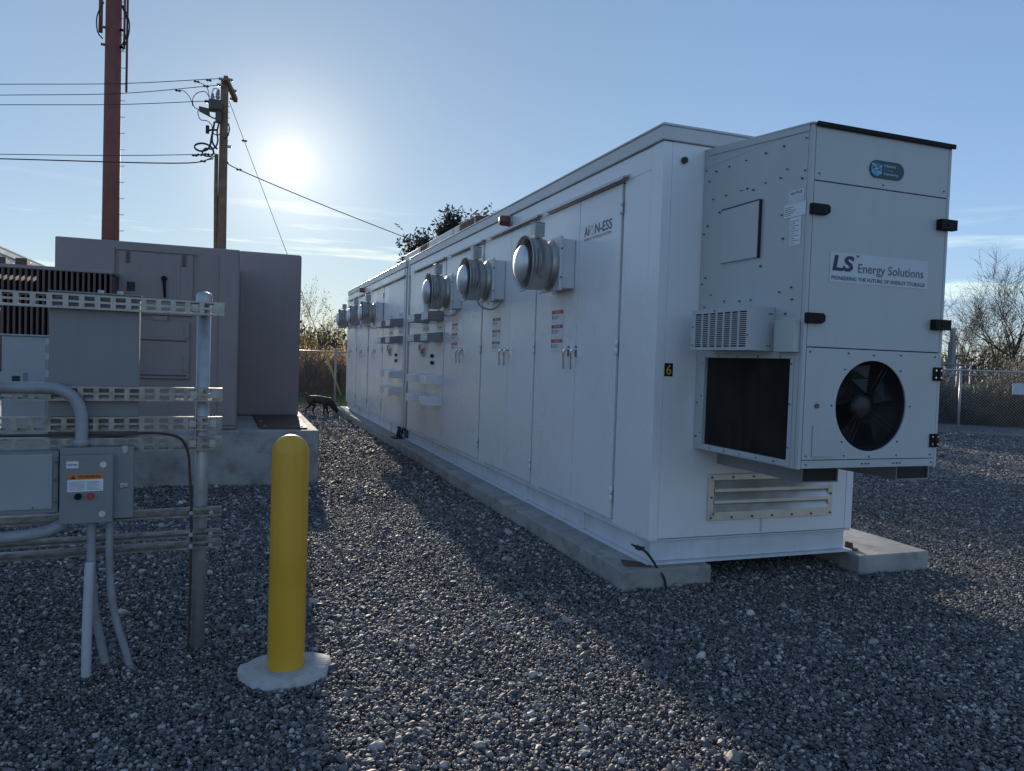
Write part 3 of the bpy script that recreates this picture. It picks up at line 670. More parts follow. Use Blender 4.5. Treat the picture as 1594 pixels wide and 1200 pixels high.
for k in range(5):
    b = MB(); a0 = R(95+72*k); L_ = []
    for rr_, wd, tw in ((.075, .26, .03), (.16, .24, .024), (.245, .27, .018)):
        for s_ in (-1, 1):
            a = a0+s_*wd; L_.append((FX+math.cos(a)*rr_, AY0+.085+s_*tw, FZ+math.sin(a)*rr_))
    for q in (0, 2): b.quad(L_[q], L_[q+1], L_[q+3], L_[q+2])
    b.build('fan_blade', M['fanblade'], ac, solid=.004)
for a in (62, 147, 240, 326):
    b = MB(); d = Vector((math.cos(R(a)), 0, math.sin(R(a)))); n_ = Vector((-d.z, 0, d.x))
    c0 = Vector((FX-.012, AY0+.040, FZ-.01))
    for s_ in (-1, 1): b.cyl(c0+d*.075+n_*.016*s_, c0+d*.272+n_*.014*s_+Vector((0, -.022, 0)), .0035, 6)
    b.build('guard_rod', M['fanblade'], ac)
b = MB()
for k in range(13):
    q = .085+k*.0145; b.tube(arc((FX-.006, AY0+.022, FZ-.004), q, 0, 360, 40, (1, 0, 0), (0, 0, 1)), .0012, 4, False)
stuff(b.build('guard_rings', M['rubber'], ac, fix=False))
# screws
b = MB()
def scr(x, z, r=.0055, y=AY0): b.cyl((x, y-.004, z), (x, y+.001, z), r, 8)
for a in range(8): scr(FX+math.cos(R(45*a))*(FR+.03), FZ+math.sin(R(45*a))*(FR+.03))
for x in (PX0+.025, PX0+.30, PX1-.30, PX1-.03):
    for z in (1.010, 1.603): scr(x, z)
for x in (PX0+.03, FX-.05, FX-.025, FX+.0, FX+.19, FX+.215, FX+.24, PX1-.02): scr(x, .962, .005)
scr(PX0+.03, 2.60); scr(PX1-.03, 2.60); scr(3.50, 2.585)
rr = random.Random(3)
sides = [(3.46+.86*k/5+rr.uniform(-.03, .03), z) for z in (2.80, 2.62) for k in range(6)] + [(4.41, z) for z in (2.83, 2.40, 2.06, 1.75, 1.25, 1.02)] + [(4.37, z) for z in (2.75, 2.45, 2.1, 1.9)]
sides += [(4.02, 2.62), (3.90, 2.60), (3.63, 2.40), (3.61, 2.26), (3.80, 2.12), (4.30, 1.98), (4.15, 1.93), (3.99, 1.92), (3.88, 1.92), (3.86, 1.86), (3.62, 1.95), (3.52, 1.97), (3.51, 1.90), (3.56, 1.82), (3.98, 1.88), (4.24, 2.52), (3.60, 2.66), (3.47, 2.58)]
sides += [(cy0-.015, z) for z in (1.05, 1.30, 1.53)] + [(cy1+.02, z) for z in (1.05, 1.30, 1.52)] + [(cy0+.1+.16*k, cz0-.018) for k in range(5)] + [(cy0+.08+.2*k, cz1+.011) for k in range(4)]
for y, z in sides:
    y = min(max(y, 3.45), 4.425); b.cyl((AX0-.010, y, z), (AX0+.0, y, z), rr.choice((.005, .006, .0045)), 8)
stuff(b.build('screws', M['screw'], ac))
# hatch on the side
h_ = MB().box(AX0-.016, AX0-.0008, 3.822, 4.200, 2.177, 2.522).build('access_panel', M['acpaint'], ac, bevel=.002, segs=1)
MB().box(AX0-.018, AX0-.0012, 3.812, 3.8215, 2.172, 2.527).build('gasket', M['rubber'], h_)
MB().box(AX0-.017, AX0-.0012, 3.8225, 4.204, 2.5225, 2.529).build('gasket', M['rubber'], h_)
# paper labels
b = MB(); Xl = AX0-.0022
b.mat(0).quad((Xl, 3.575, 2.452), (Xl, 3.448, 2.452), (Xl, 3.448, 2.522), (Xl, 3.575, 2.522))
b.mat(1).quad((Xl-.001, 3.568, 2.458), (Xl-.001, 3.455, 2.458), (Xl-.001, 3.455, 2.493), (Xl-.001, 3.568, 2.493))
b.mat(0).quad((Xl-.0015, 3.608, 2.372), (Xl-.0015, 3.430, 2.372), (Xl-.0015, 3.430, 2.450), (Xl-.0015, 3.608, 2.450))
b.mat(0).quad((Xl, 3.555, 2.209), (Xl, 3.463, 2.209), (Xl, 3.463, 2.370), (Xl, 3.555, 2.370))
b.mat(2)
for k in range(5): b.quad((Xl-.0028, 3.60, 2.385+.011*k), (Xl-.0028, 3.60-.05-.02*(k % 3), 2.385+.011*k), (Xl-.0028, 3.55-.02*(k % 3), 2.388+.011*k), (Xl-.0028, 3.60, 2.388+.011*k))
for k in range(10): b.quad((Xl-.0014, 3.548, 2.22+.014*k), (Xl-.0014, 3.51-.03*(k % 2), 2.22+.014*k), (Xl-.0014, 3.51-.03*(k % 2), 2.2225+.014*k), (Xl-.0014, 3.548, 2.2225+.014*k))
lab = b.build('notice_label', [M['label'], M['labelpale'], M['inkgrey']], ac, fix=False)
text('NOTICE', .095, .016, (Xl-.0018, 3.56, 2.499), (0, -1, 0), (0, 0, 1), M['inkblack'], 'lettering', lab, bold=.01)
# slotted intake box on the side
gx0, gy0, gy1, gz0, gz1 = 2.802, 3.652, 4.25, 1.604, 1.862
b = MB()
b.box(gx0, AX0-.001, gy0, gy0+.006, gz0, gz1); b.box(gx0, AX0-.001, gy1-.006, gy1, gz0, gz1); b.box(gx0, AX0-.001, gy0+.006, gy1-.006, gz0, gz0+.006); b.box(gx0, AX0-.001, gy0+.006, gy1-.006, gz1-.006, gz1)
sy0, sy1, sz0, sz1 = gy0+.03, gy1-.045, gz0+.02, gz1-.026
b.box(gx0, gx0+.004, gy0+.006, sy0, gz0+.006, gz1-.006); b.box(gx0, gx0+.004, sy1, gy1-.006, gz0+.006, gz1-.006); b.box(gx0, gx0+.004, sy0, sy1, gz0+.006, sz0); b.box(gx0, gx0+.004, sy0, sy1, sz1, gz1-.006)
ibx = b.build('intake_box', M['acpaint'], ac)
MB().box(gx0+.02, gx0+.03, gy0+.01, gy1-.01, gz0+.01, gz1-.01).build('intake_back', M['darkin'], ibx)
b = MB(); NS, NC = 18, 7
for k in range(NS-1):
    z = sz0+(sz1-sz0)*(k+1)/NS; b.box(gx0+.0003, gx0+.0036, sy0, sy1, z-.0026, z+.0026)
for k in range(NC-1):
    y = sy0+(sy1-sy0)*(k+1)/NC; b.box(gx0, gx0+.004, y-.008, y+.008, sz0, sz1)
stuff(b.build('grille_bars', M['acpaint'], ibx))
b = MB()
for y, z in ((gy1-.018, gz0+.03), (gy1-.018, gz0+.15), (gy1-.25, gz1-.012), (gy0+.015, gz0+.09)): b.cyl((gx0-.003, y, z), (gx0+.001, y, z), .006, 8)
for x, z in ((2.93, gz0+.03), (2.94, gz1-.04), (2.95, gz0+.03), (2.955, gz1-.04)): b.cyl((x, gy0-.003, z), (x, gy0+.001, z), .005, 8)
stuff(b.build('screws', M['screw'], ibx))
MB().box(2.935, AX0-.001, 3.432, 3.60, 1.598, 1.78).build('cable_box', M['acpaint'], ac, bevel=.003)
# latches and hinges
for x, z in ((2.976, 2.40), (2.976, 1.793)):
    b = MB(); b.prism([(x, z-.031), (x+.105, z-.031), (x+.13, z-.018), (x+.13, z+.012), (x+.118, z+.028), (x, z+.028)], 1, AY0-.030, AY0-.0005); b.build('latch', M['blackpl'], ac, bevel=.006)
for x, z in ((3.930, 2.397), (3.922, 1.797)):
    b = MB(); b.box(x, x+.128, AY0-.040, AY0-.0005, z-.031, z+.031); b.cyl((x+.06, AY0-.0435, z), (x+.06, AY0-.040, z), .011, 12); b.build('latch', M['blackpl'], ac, bevel=.006)
for z in (1.500, 1.096):
    b = MB(); b.box(3.962, 4.032, AY0-.012, AY0-.0005, z-.041, z+.041); b.cyl((3.998, AY0-.014, z-.041), (3.998, AY0-.014, z+.041), .009, 10)
    hh = b.build('hinge', M['blackpl'], ac, bevel=.004)
    b = MB()
    for dx in (.015, .057):
        for dz in (-.022, .022): b.cyl((3.962+dx, AY0-.0155, z+dz), (3.962+dx, AY0-.0125, z+dz), .006, 8)
    stuff(b.build('screws', M['chrome'], hh))
MB().box(3.072, 3.228, AY0-.008, AY0-.0008, 1.006, 1.185).build('cover_plate', M['acpaint'], ac, bevel=.003)
b = MB(); b.cyl((3.094, AY0-.008, 1.297), (3.094, AY0, 1.297), .014, 16); b.build('indicator', M['bronze'], ac)
# company sign
sgn = MB().quad((3.140, AY0-.002, 2.004), (3.880, AY0-.002, 2.006), (3.880, AY0-.002, 2.172), (3.140, AY0-.002, 2.174)).build('company_sign', M['labelpale'], ac, fix=False)
Yt = AY0-.0035
text('LS', .155, .090, (3.158, Yt, 2.068), (1, 0, 0), (0, 0, 1), M['ink'], 'lettering', sgn, bold=.035, shear=.12)
b = MB(); b.tri((3.325, Yt, 2.166), (3.355, Yt, 2.166), (3.337, Yt, 2.150)); b.build('logo_mark', M['red'], sgn, fix=False)
text('Energy Solutions', .50, .068, (3.345, Yt, 2.052), (1, 0, 0), (0, 0, 1), M['inkgrey'], 'lettering', sgn, bold=.006)
text('PIONEERING THE FUTURE OF ENERGY STORAGE', .705, .022, (3.155, Yt, 2.018), (1, 0, 0), (0, 0, 1), M['ink'], 'lettering', sgn, bold=.008)
b = MB(); k = 10; x0b, x1b, zc, rb = 3.392, 3.650, 2.672, .050
pts = [(x0b+rb+rb*math.cos(R(90+180*i/k)), zc+rb*math.sin(R(90+180*i/k))) for i in range(k+1)] + [(x1b-rb+rb*math.cos(R(-90+180*i/k)), zc+rb*math.sin(R(-90+180*i/k))) for i in range(k+1)]
b.prism(pts, 1, AY0-.006, AY0-.0006); bd = b.build('maker_badge', M['teal'], ac)
b = MB(); cxb = x0b+rb
b.lathe([(0, 0), (.0001, .041), (.0005, .041)], (cxb, AY0-.0066, zc), (0, -1, 0), 28); b.build('globe_mark', M['badgeblue'], bd, fix=False)
b = MB()
for q in (-.012, .014):
    pp = [(cxb-.038+.0095*i, zc+q+.012*math.sin(i*.8+q*60)) for i in range(9)]
    for i in range(8): b.quad((pp[i][0], AY0-.0080, pp[i][1]-.003), (pp[i+1][0], AY0-.0080, pp[i+1][1]-.003), (pp[i+1][0], AY0-.0080, pp[i+1][1]+.003), (pp[i][0], AY0-.0080, pp[i][1]+.003))
b.build('wave_mark', M['label'], bd, fix=False)
text('ICE', .048, .020, (cxb-.024, AY0-.0085, zc-.009), (1, 0, 0), (0, 0, 1), M['ink'], 'lettering', bd, bold=.01)
for i, (w_, s_) in enumerate(((.085, 'Industrial'), (.068, 'Climate'), (.105, 'Engineering'))):
    text(s_, w_, .017, (3.498, AY0-.0072, zc+.016-.024*i), (1, 0, 0), (0, 0, 1), M['badgeblue'] if i == 1 else M['label'], 'lettering', bd)
# support channels under the unit
for x0, x1 in ((3.183, 3.462), (3.924, 4.202)):
    x1 = min(x1, x1)
    b = MB(); b.mat(0).box(x0, x0+.008, 3.60, 4.44, .822, .934); b.box(x1-.008, x1, 3.60, 4.44, .822, .934); b.box(x0+.008, x1-.008, 3.60, 4.44, .822, .830); b.box(x0+.008, x1-.008, 3.6, 4.44, .926, .9345)
    b.mat(1).box(x0+.008, x1-.008, 3.612, 3.62, .830, .926)
    b.build('support_channel', [M['hoodgrey'], M['darkin']], ac)

# ------------------------------------------------------------------ earthing tails on the pads
e = thing('ground_lead', 'dark earthing lead with lug and steel plate at the near container corner', 'cable', (2.62, 4.44, .13))
b = MB(); b.tube(smoothpath([(2.60, 4.45, .250), (2.62, 4.41, .235), (2.655, 4.39, .19), (2.70, 4.375, .12), (2.735, 4.345, .06), (2.745, 4.335, -.02)], 7), .009, 8); b.build('lead', M['rubber'], e)
b = MB(); b.box(2.585, 2.61, 4.44, 4.50, .235, .262); b.cyl((2.597, 4.50, .248), (2.597, 4.56, .25), .009, 8); b.cyl((2.58, 4.46, .25), (2.64, 4.46, .25), .008, 8); b.build('lug', M['copper'], e, bevel=.003, segs=1)
b = MB(); b.hexa([(2.49, 4.46, .129), (2.66, 4.40, .129), (2.70, 4.46, .129), (2.54, 4.60, .129), (2.49, 4.46, .138), (2.66, 4.40, .138), (2.70, 4.46, .138), (2.54, 4.60, .138)]); b.build('plate', M['rust'], e)
e = thing('ground_lead', 'tangle of dark earthing leads and lugs at the container joint', 'cable', (2.58, 12.45, .13))
rr = random.Random(5)
for k in range(6):
    p0 = Vector((2.58+rr.uniform(-.04, .04), 12.45+rr.uniform(-.15, .15), .137)); a = rr.uniform(0, 6.28)
    b = MB(); b.tube(smoothpath([p0, p0+Vector((.02*math.cos(a), .06*math.sin(a), .08+rr.uniform(0, .08))), p0+Vector((.03*math.cos(a), .22*math.sin(a), .10+rr.uniform(-.05, .10))), p0+Vector((.03, .30*math.sin(a), .06+rr.uniform(0, .1)))], 5), .011, 7); b.build('lead', M['rubber'], e)
b = MB(); b.box(2.46, 2.62, 12.3, 12.62, .1285, .139); b.build('plate', M['rust'], e)
cl_ = thing('pad_clip', 'small steel hold-down clip on the right-hand pad', 'clip', (4.47, 4.50, .128))
b = MB(); b.box(4.44, 4.50, 4.44, 4.54, .1285, .142); b.box(4.445, 4.465, 4.46, 4.52, .142, .185); b.build('bracket', M['rust'], cl_); MB().cyl((4.485, 4.49, .142), (4.485, 4.49, .165), .010, 6).build('bolt', M['galv'], cl_)

# ------------------------------------------------------------------ bollard
bo = thing('bollard', 'round-topped yellow bollard in a concrete collar', 'bollard', (.244, 3.625, 0))
b = MB(); r = .0845
prof = [(0, r), (.02, r), (1.02, r)] + [(1.02+r*math.sin(R(a)), r*math.cos(R(a))) for a in range(10, 91, 10)]
b.lathe(prof, (.244, 3.625, .015), (0, 0, 1), 40); b.build('sleeve', M['yellow'], bo, fix=False)
b = MB(); rr = random.Random(11); k = 36; ring = []
for i in range(k):
    a = 2*math.pi*i/k; q = .205+.010*math.sin(2*a+1)+.006*math.sin(5*a)+rr.uniform(-.007, .007); ring.append((.244+q*math.cos(a), 3.625+q*math.sin(a)))
b.v += [(x, y, -.03) for x, y in ring] + [(x*.97+.244*.03, y*.97+3.625*.03, .024+rr.uniform(-.003, .003)) for x, y in ring] + [(.244+(x-.244)*.6, 3.625+(y-3.625)*.6, .032) for x, y in ring]
for i in range(k):
    q = (i+1) % k; b.face([i, q, k+q, k+i], True); b.face([k+i, k+q, 2*k+q, 2*k+i], True)
b.face([2*k+i for i in range(k)]); b.build('collar', M['collar'], bo)

# ------------------------------------------------------------------ transformer on the left pad
tx = thing('transformer', 'grey pad-mounted transformer cabinet with closed doors and finned radiators', 'transformer', (-.5, 9.7, .61))
b = MB(); b.box(-1.80, .012, 9.02, 10.3, .612, 2.63); tank = b.build('tank', M['xfmr'], tx, bevel=.015)
b = MB(); b.box(.0, .825, 10.95, 12.2, .612, 2.865); b.box(-.3, .012, 10.31, 11.0, .612, 2.60); b.build('side_compartment', M['xfmr'], tx, bevel=.03, segs=3)
MB().box(-2.27, -1.81, 8.985, 10.0, 1.2, 2.2).build('radiator_manifold', M['xfin'], tx)
dr = MB().box(-1.20, -.47, 8.985, 9.019, 1.86, 2.53).build('door', M['xfmr'], tx, bevel=.006)
b = MB(); b.box(-1.23, -.44, 8.97, 8.984, 2.535, 2.56); b.build('drip_edge', M['xfmr'], tx)
for x in (-1.13, -.58): MB().box(x, x+.035, 8.972, 8.9845, 2.40, 2.52).build('hinge', M['xfin'], dr)
b = MB(); b.cyl((-.757, 8.955, 2.255), (-.757, 8.985, 2.255), .03, 12); b.tube([(-.757, 8.955, 2.25), (-.745, 8.95, 2.05)], [.018, .012], 8); b.build('handle', M['blackpl'], dr)
MB().box(-1.12, -1.04, 8.982, 8.9845, 2.10, 2.20).build('plate', M['inkblack'], dr)
MB().box(-.63, -.60, 8.975, 8.9845, 1.9, 2.46).build('stiffener', M['xfmr'], dr)
d2 = MB().box(-1.01, -.49, 8.985, 9.019, 1.17, 1.80).build('door', M['xfmr'], tx, bevel=.006)
for z in (1.20, 1.58): MB().box(-1.0, -.52, 8.978, 8.9845, z, z+.014).build('seam_ledge', M['xfin'], d2)
MB().box(-.86, -.72, 8.974, 8.9845, 1.80, 1.85).build('handle', M['xfmr'], d2)
for z in (1.25, 1.62): MB().box(-.545, -.50, 8.97, 8.9845, z, z+.16).build('hinge', M['xfmr'], d2)
MB().box(-.20, .0, 8.995, 9.019, .66, 2.56).build('door', M['xfmr'], tx, bevel=.006)
MB().box(-1.78, -1.24, 8.998, 9.019, 2.06, 2.56).build('wall_panel', M['xfmr'], tx, bevel=.004)
# radiators hang in front of the left part of the tank
MB().box(-2.28, -1.19, 8.62, 8.98, 2.235, 2.275).build('radiator_header', M['xfmr'], tx, bevel=.01)
for k in range(22):
    x = -2.27+k*.0495; zb = 1.52 if x < -1.94 else 1.90
    MB().box(x, x+.020, 8.62, 8.96, 1.25, 2.234).build('radiator_fin', M['xfin'], tx)
for k, x in enumerate((-2.24, -2.06)):
    b = MB(); b.prism([(8.64, 2.276), (8.95, 2.276), (8.64, 2.34)], 0, x, x+.10); b.build('lifting_lug', M['xfin'], tx)
mt = thing('steel_plate', 'rusty brown steel plate lying on the concrete pad by the transformer', 'plate', (.45, 9.1, .612))
MB().hexa([(.265, 9.06, .6115), (.79, 9.06, .6115), (.80, 10.9, .6115), (.22, 10.9, .6115), (.265, 9.06, .63), (.79, 9.06, .63), (.80, 10.9, .63), (.22, 10.9, .63)]).build('plate', M['rust'], mt)
b = MB()
for x, y in ((.32, 9.2), (.74, 9.2), (.29, 9.8), (.75, 9.9)): b.cyl((x, y, .6302), (x, y, .645), .013, 6)
stuff(b.build('bolts', M['galv'], mt))

# ------------------------------------------------------------------ strut rack with boxes and conduits (local frame: x along the rack, -y to the viewer)
RO, RZ = (-.154, 3.994, 0), R(5.0)
rk = thing('equipment_rack', 'galvanised steel strut rack with perforated rails on pipe posts', 'rack', RO, RZ, local=True)
for s in (0., -1.5):
    b = MB(); b.tube([(s, .034, -.05), (s, .034, 1.745)], .032, 20); po = b.build('post', M['galv'], rk)
    b = MB(); b.lathe([(0, .038), (.03, .038), (.045, .03), (.052, 0)], (s, .034, 1.735), (0, 0, 1), 20); b.build('cap', M['galv'], po, fix=False)
def strut(z, s0, s1, slots, h=.064, y=0.):
    d = .041; b = MB()
    xs = [s0]; x = s0+.03
    while slots and x+.042 < s1: xs += [x, x+.041]; x += .0635
    xs.append(s1)
    zs = [z, z+.007, z+.027, z+.037, z+.057, z+h] if slots else [z, z+h]
    for i in range(len(xs)-1):
        for k in range(len(zs)-1):
            if slots and i % 2 == 1 and k in (1, 3): continue
            b.quad((xs[i], y-d, zs[k]), (xs[i+1], y-d, zs[k]), (xs[i+1], y-d, zs[k+1]), (xs[i], y-d, zs[k+1]))
    b.quad((s0, y-d, z+h), (s1, y-d, z+h), (s1, y, z+h), (s0, y, z+h)); b.quad((s0, y-d, z), (s0, y, z), (s1, y, z), (s1, y-d, z))
    b.quad((s0, y, z+h), (s1, y, z+h), (s1, y, z+h-.012), (s0, y, z+h-.012)); b.quad((s0, y, z), (s1, y, z), (s1, y, z+.012), (s0, y, z+.012))
    o = b.build('strut', M['zinc'], rk, solid=.0025)
    b = MB()
    for sx in (-.045, .045):
        b.box(sx-.014, sx+.014, y-d-.006, y-d-.002, z+.016, z+h-.016); b.cyl((sx, y-d-.014, z+h/2), (sx, y-d-.006, z+h/2), .009, 6)
    b.tube(arc((0, .034, z+h/2), .036, -10, 190, 10, (1, 0, 0), (0, 1, 0)), .004, 6, True)
    b.build('pipe_clamp', M['galv'], o)
    return o
for z in (1.668, 1.248, 1.107, 1.010): strut(z, -1.62, .088, True)
def channel(z, s0, s1, h, d=.041):
    b = MB(); t = .0025
    b.box(s0, s1, -t, 0, z+t, z+h-t); b.box(s0, s1, -d, 0, z+h-t, z+h); b.box(s0, s1, -d, 0, z, z+t)
    b.box(s0, s1, -d, -d+t, z+h-t-.008, z+h-t); b.box(s0, s1, -d, -d+t, z+t, z+t+.006)
    o = b.build('strut', M['zinc'], rk)
    b = MB()
    for sx in (-.045, .045): b.cyl((sx, -d-.006, z+h/2), (sx, -.003, z+h/2), .008, 8); b.cyl((sx, -d-.012, z+h/2), (sx, -d-.006, z+h/2), .011, 6)
    b.tube(arc((0, .034, z+h/2), .036, -10, 190, 10, (1, 0, 0), (0, 1, 0)), .004, 6, True)
    b.build('pipe_clamp', M['galv'], o)
for z, h in ((.682, .042), (.583, .030), (.524, .036)): channel(z, -1.62, .095, h)
bx = thing('equipment_box', 'large plain grey cabinet mounted behind the upper rack rails', 'cabinet', RO, RZ, local=True)
MB().box(-.653, -.285, .004, .24, 1.085, 1.742).build('body', M['grey'], bx, bevel=.004)
MB().box(-.66, -.278, .0, .245, 1.742, 1.748).build('rain_lip', M['grey'], bx)
b = MB()
for x, z in ((-.45, 1.752), (-.37, 1.752)): b.box(x-.012, x+.012, .02, .05, 1.748, z+.01)
for z in (1.35, 1.43, 1.5): b.box(-.672, -.6535, .05, .08, z, z+.03)
b.build('hardware', M['galv'], bx)
eb = thing('control_box', 'grey motor control box with orange warning label and two push buttons', 'control box', RO, RZ, local=True)
MB().box(-.592, -.296, -.128, -.045, .712, 1.042).build('body', M['grey'], eb, bevel=.004)
dd = MB().box(-.587, -.377, -.165, -.129, .702, 1.012).build('door', M['grey'], eb, bevel=.006)
b = MB()
for x, z in ((-.418, .968), (-.420, .745)): b.cyl((x, -.169, z), (x, -.165, z), .014, 16); b.box(x-.010, x+.010, -.171, -.1692, z-.002, z+.002)
b.build('quarter_turn_lock', M['alu'], dd)
b = MB(); b.box(-.352, -.335, -.137, -.1285, .852, .876); b.box(-.348, -.318, -.1345, -.1285, .855, .873); b.build('hasp', M['chrome'], eb, bevel=.002)
b = MB(); b.box(-.345, -.322, -.131, -.1285, 1.02, 1.047); b.cyl((-.333, -.133, 1.024), (-.333, -.1285, 1.024), .01, 12); b.build('mounting_tab', M['galv'], eb)
tg = MB().quad((-.562, -.1662, .955), (-.515, -.1662, .955), (-.515, -.1662, .985), (-.562, -.1662, .985)).build('maker_tag', M['label'], dd, fix=False)
text('EATON', .036, .010, (-.557, -.1672, .965), (1, 0, 0), (0, 0, 1), M['ink'], 'lettering', dd, bold=.02)
b = MB(); b.mat(0).quad((-.557, -.1662, .848), (-.417, -.1662, .850), (-.417, -.1662, .904), (-.557, -.1662, .902))
b.mat(1).quad((-.557, -.1662, .9025), (-.417, -.1662, .9045), (-.419, -.1662, .929), (-.557, -.1662, .926))
b.mat(2)
for k in range(8):
    z = .856+k*.0052
    b.quad((-.552, -.1672, z), (-.49, -.1672, z), (-.49, -.1672, z+.0014), (-.552, -.1672, z+.0014)); b.quad((-.482, -.1672, z), (-.425-.01*(k % 3), -.1672, z), (-.425-.01*(k % 3), -.1672, z+.0014), (-.482, -.1672, z+.0014))
b.mat(3).tri((-.545, -.1672, .907), (-.525, -.1672, .907), (-.535, -.1672, .923))
b.build('warning_label', [M['label'], M['orange'], M['inkgrey'], M['inkblack']], dd, fix=False)
text('WARNING', .088, .013, (-.517, -.1672, .909), (1, 0, 0), (0, 0, 1), M['inkblack'], 'lettering', dd, bold=.02)
for x, m, nm in ((-.515, M['blackpl'], 'selector_switch'), (-.466, M['red'], 'push_button')):
    b = MB(); b.cyl((x, -.176, .828), (x, -.1655, .828), .0145, 18); b.cyl((x, -.186, .828), (x, -.176, .828), .0105, 18)
    if m is M['blackpl']: b.box(x-.003, x+.003, -.189, -.186, .819, .837)
    b.build(nm, m, dd)
jb = thing('junction_box', 'plain grey enclosure with pale cover at the left edge of the rack', 'enclosure', RO, RZ, local=True)
MB().box(-1.02, -.595, -.13, -.045, .752, 1.028).build('body', M['grey'], jb, bevel=.004)
MB().box(-1.0, -.618, -.136, -.131, .772, 1.016).build('cover', M['grey2'], jb, bevel=.003)
b = MB()
for x, z in ((-.605, .98), (-.605, .80), (-.607, .9), (-.69, .78)): b.cyl((x, -.139, z), (x, -.1305, z), .004, 8)
stuff(b.build('screws', M['screw'], jb))
def cond(label, pts, r, m, n=14, name='conduit', cat='conduit', extra=()):
    o = thing(name, label, cat, RO, RZ, local=True, group='conduits on the strut rack' if name == 'conduit' else None)
    b = MB(); b.tube(smoothpath(pts, 7), r, n); b.build('pipe' if name == 'conduit' else 'sheath', m, o)
    for p0, p1, q in extra: MB().cyl(p0, p1, q, 16).build('coupling', m, o)
    return o
cond('thick grey conduit bending down into the top of the control box', [(-1.5, -.09, 1.300), (-.9, -.09, 1.306), (-.66, -.09, 1.307), (-.60, -.09, 1.300), (-.545, -.09, 1.265), (-.518, -.09, 1.21), (-.511, -.09, 1.15), (-.511, -.09, 1.03)], .0265, M['pvc'], extra=[((-.511, -.09, 1.043), (-.511, -.09, 1.075), .033)])
cond('fat grey conduit sweeping left from under the control box', [(-1.3, -.09, .665), (-.95, -.09, .645), (-.75, -.09, .648), (-.64, -.09, .665), (-.565, -.09, .70)], .027, M['pvc'])
cond('grey conduit dropping from the control box and curving right into gravel', [(-.392, -.09, .705), (-.392, -.09, .55), (-.386, -.09, .40), (-.365, -.09, .25), (-.325, -.09, .10), (-.295, -.09, -.02)], .0165, M['pvc'], extra=[((-.392, -.09, .69), (-.392, -.09, .7015), .023)])
cond('grey conduit left of the other drop, kinking behind the pale pipe', [(-.466, -.09, .705), (-.466, -.09, .56), (-.462, -.085, .42), (-.452, -.06, .28), (-.425, -.04, .12), (-.40, -.03, -.02)], .019, M['pvc'], extra=[((-.466, -.09, .69), (-.466, -.09, .7015), .025)])
cond('pale upright pipe stub standing in gravel below the control box', [(-.475, -.155, -.03), (-.474, -.15, .2), (-.470, -.14, .42), (-.468, -.128, .52)], .0205, M['pvcw'])
cond('short tan pipe stub at the far left end of the rack', [(-.852, -.06, 1.27), (-.851, -.06, 1.45), (-.853, -.06, 1.66)], .022, mat('tan_pipe', (.42, .37, .27), .5))
cond('brown cable strung along the rack rails and down the post', [(-1.2, -.06, 1.085), (-.8, -.065, 1.092), (-.5, -.06, 1.090), (-.36, -.065, 1.088), (-.25, -.06, 1.098), (-.15, -.06, 1.09), (-.09, -.055, 1.06), (-.062, -.05, .99), (-.055, -.05, .9), (-.045, -.048, .75), (-.042, -.03, .5), (-.043, -.01, .2), (-.046, 0, -.02)], .0062, M['browncable'], 8, 'cable', 'cable')

# ------------------------------------------------------------------ white cabinet and meter box behind the rack
wc = thing('grey_cabinet', 'plain light grey flat-topped cabinet glimpsed behind the left part of the rack', 'cabinet', (-1.68, 7.6, 0))
MB().box(-1.855, -1.515, 7.4, 7.8, .02, 1.562).build('body', M['grey2'], wc, bevel=.006)
MB().box(-1.865, -1.505, 7.385, 7.815, 1.563, 1.578).build('lid', M['grey2'], wc, bevel=.005)
MB().box(-1.84, -1.53, 7.39, 7.3995, .12, 1.53).build('door', M['grey2'], wc, bevel=.004)
mb_ = thing('meter_box', 'small grey meter box with a dark window in front of the light grey cabinet', 'meter box', (-1.6, 6.6, 0))
pq = onp(1, 6.6, 14, 592)
MB().box(pq.x-.35, pq.x+.09, 6.6, 6.75, pq.z-.14, pq.z+.06).build('body', M['grey2'], mb_, bevel=.004); MB().box(pq.x+.02, pq.x+.07, 6.594, 6.5995, pq.z-.1, pq.z+.035).build('window', M['inkblack'], mb_)
MB().box(pq.x-.20, pq.x-.14, 6.62, 6.68, 0, pq.z-.1405).build('post', M['galv'], mb_)

# ------------------------------------------------------------------ second container row at far left
fc = thing('battery_container', 'distant white container at the left edge with a red beacon', 'container', (-3.76, 13, .13))
MB().box(-5.55, -3.80, 12.6, 23.2, .30, 3.0).build('body', M['white'], fc)
b = MB(); b.box(-5.57, -3.742, 12.58, 23.22, 3.002, 3.098); b.box(-5.576, -3.736, 12.574, 23.226, 3.0985, 3.116); b.build('roof', M['trim'], fc)
MB().box(-5.54, -3.79, 12.61, 23.19, .13, .299).build('base_frame', M['frame'], fc)
for k in range(7):
    y = 13.0+k*1.45
    dq = MB().box(-3.7995, -3.766, y, y+1.30, .36, 2.80).build('door', M['white'], fc, bevel=.003)
    b = MB(); b.hexa([(-3.799, y-.06, 2.858), (-3.748, y-.06, 2.852), (-3.748, y+1.38, 2.852), (-3.799, y+1.38, 2.858), (-3.799, y-.06, 2.878), (-3.748, y-.06, 2.86), (-3.748, y+1.38, 2.86), (-3.799, y+1.38, 2.878)]); b.build('drip_rail', M['trim'], fc)
    MB().box(-3.7655, -3.758, y+.02, y+.06, 2.4, 2.75).build('hinge', M['hoodgrey'], dq)
pb = onp(0, -3.79, 37, 410); beacon((-3.798, pb.y, pb.z-.02), M['redlens'], 'red beacon below the roof edge of the distant left container', 1)
